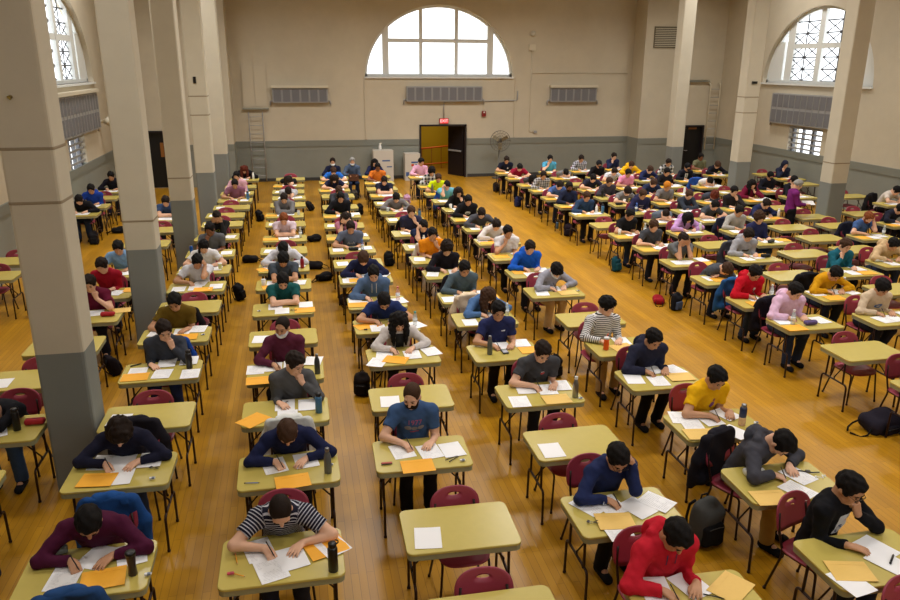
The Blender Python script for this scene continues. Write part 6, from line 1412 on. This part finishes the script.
# bags
B = [('stand', 3.60, 5.50, 0, 12, (66, 66, 64), 'grey backpack standing on floor beside dark grey hoodie, column left of wide aisle', (16, 16, 18), 0), ('slump', 6.95, 7.25, 0, 10, (34, 30, 42), 'black backpack leaning on floor at the right end of wide aisle', None, .25),
     ('stand', -1.17, 14.2, 0, 60, (20, 17, 19), 'black backpack standing beside table eighth from front, column beside left pillars', None, -.15), ('slump', -1.12, 17.1, 0, 180, (24, 20, 20), 'black bag lying flat in aisle between first two columns from left pillars', None, 0),
     ('stand', .72, 9.45, 0, -20, (30, 24, 22), 'dark bag on floor beside white cardigan, third column from left pillars', None, 0), ('stand', 3.52, 9.55, 0, 15, (20, 18, 20), 'black backpack behind charcoal tee, fourth column from left pillars', None, -.1),
     ('stand', 6.75, 12.1, 0, 20, (20, 20, 26), 'black and blue backpack beside fifth table, column right of wide aisle', (70, 84, 110), 0), ('stand', 6.78, 14.85, 0, 25, (20, 70, 84), 'teal backpack beside seventh table, column right of wide aisle', (26, 80, 92), -.2),
     ('slump', 1.75, 11.9, 0, 40, (54, 46, 44), 'dark patterned bag on floor right of navy tee, third column from left pillars', (24, 22, 24), 0), ('slump', .46, 15.3, 0, 30, (20, 18, 20), 'black backpack left of empty table, ninth from front, third column from left pillars', None, -.2),
     ('stand', .42, 23.2, 0, 60, (30, 26, 28), 'black backpack leaning between second and third columns near back wall', None, -.5), ('stand', -1.06, 21.8, 0, 50, (18, 16, 18), 'black backpack beside fourteenth table, column beside left pillars', None, -.25),
     ('slump', .36, 19.0, 0, 20, (24, 20, 22), 'black bag with long strap lying left of twelfth table, third column', None, 0), ('stand', 6.95, 18.4, 0, -20, (36, 26, 36), 'dark backpack leaning at tenth table, column right of wide aisle', None, -.2),
     ('stand', 6.95, 25.75, 0, 10, (40, 36, 38), 'black backpack by the farthest table, column right of wide aisle', None, -.3), ('stand', 6.85, 22.75, 0, 15, (40, 46, 84), 'navy backpack beside fourteenth table, column right of wide aisle', None, 0),
     ('stand', 3.42, 23.6, .02, 0, (196, 150, 178), 'pink backpack near the white cartons, column left of wide aisle', None, 0), ('stand', -2.72, 10.85, 0, 130, (28, 22, 28), 'black backpack on floor behind nearest left pillar', None, -.3),
     ('stand', 1.94, 16.2, 0, 20, (26, 24, 26), 'black backpack left of orange tee, fourth column from left pillars', None, -.2), ('stand', 1.8, 22.3, 0, 0, (20, 18, 20), 'black backpack left of fifteenth table, fourth column from left pillars', None, -.1),
     ('stand', 1.85, 24.9, 0, 0, (70, 64, 56), 'brown-grey bag left of farthest tables, fourth column from left pillars', None, 0), ('slump', .78, 13.6, 0, 90, (30, 20, 22), 'dark bag under eighth table, third column from left pillars', None, 0),
     ('slump', .30, 16.3, 0, 170, (26, 22, 24), 'black bag right of ninth table, second column from left pillars', None, -.3), ('stand', 3.05, 12.35, 0, 0, (24, 22, 24), 'black backpack between blue sweater and blue hoodie, left of wide aisle', None, 0), ('slump', 8.15, 9.4, 0, 70, (22, 50, 130), 'royal blue bag on floor behind pale lilac hoodie', None, 0),
     ('stand', -4.7, 13.9, 0, 30, (20, 18, 22), 'black backpack at left edge behind nearest left pillar', None, 0), ('stand', -5.0, 19.6, 0, 0, (36, 34, 38), 'dark bag under table along left wall', None, 0), ('slump', -4.7, 20.9, 0, 0, (22, 20, 22), 'black bag beside royal blue hoodie along left wall', None, 0)]
for st, x, y, z, r, c_, lab, pc, tl in B: bag(st, (x, y, z), math.radians(r), c_, lab, pc, tl, 1.0 if y < 8 else .7)
o = put('flask_blue', (6.98, 19.35, 0), 0, 'blue bottle standing on floor at eleventh table, column right of wide aisle')
rb = bag('slump', (6.62, 12.55, 0), 1.2, (150, 22, 36), 'small red bag behind the black and blue backpack in wide aisle', None, 0, .6)

# ------------------------------------------------------------------ light, sky, camera
w = bpy.data.worlds.new('overcast_sky'); scene.world = w; w.use_nodes = True
w.node_tree.nodes['Background'].inputs['Color'].default_value = (.93, .97, 1, 1); w.node_tree.nodes['Background'].inputs['Strength'].default_value = SKY
def area(name, loc, sx, sy, power, col=(1, .965, .92), rot=(0, 0, 0)):
    l = bpy.data.lights.new(name, 'AREA'); l.shape = 'RECTANGLE'; l.size = sx; l.size_y = sy; l.energy = power; l.color = col; l.spread = math.radians(140)
    o = bpy.data.objects.new(name, l); COL.objects.link(o); o.location = loc; o.rotation_euler = rot; return o
for i, x in enumerate((-4.0, 1.2, 5.4, 9.6, 14.6)):
    for j, y in enumerate((2.5, 9.5, 16.5, 23.5)): area('ceiling_lamp', (x, y, ZC-.05), 1.2, 1.2, LAMP*LAMPX[i]*LAMPY[j])
area('corridor_lamp', (5.7, 31.6, 2.98), .8, .8, CORR, (1, .9, .6))
cam = bpy.data.cameras.new('camera'); co = bpy.data.objects.new('camera', cam); COL.objects.link(co); scene.camera = co
cam.sensor_width = 36; cam.lens = 750.43/900*36; cam.clip_end = 200
yaw, pit, rol = math.radians(11.5957), math.radians(17.4656), math.radians(.3218)
f = V((math.sin(yaw)*math.cos(pit), math.cos(yaw)*math.cos(pit), -math.sin(pit))); r = V((math.cos(yaw), -math.sin(yaw), 0)); u = r.cross(f)
r2 = r*math.cos(rol)+u*math.sin(rol); u2 = u*math.cos(rol)-r*math.sin(rol)
Mx = Matrix((r2, u2, -f)).transposed().to_4x4(); Mx.translation = (0, 0, 3.5838+.74); co.matrix_world = Mx
vs = scene.view_settings; vs.view_transform = 'Standard'; vs.look = 'None'; vs.exposure = EXPO; vs.gamma = 1; vs.use_curve_mapping = False
scene.cycles.max_bounces = 6; scene.cycles.diffuse_bounces = 3; scene.cycles.glossy_bounces = 3; scene.cycles.transmission_bounces = 4; scene.cycles.transparent_max_bounces = 8
scene.cycles.use_denoising = True
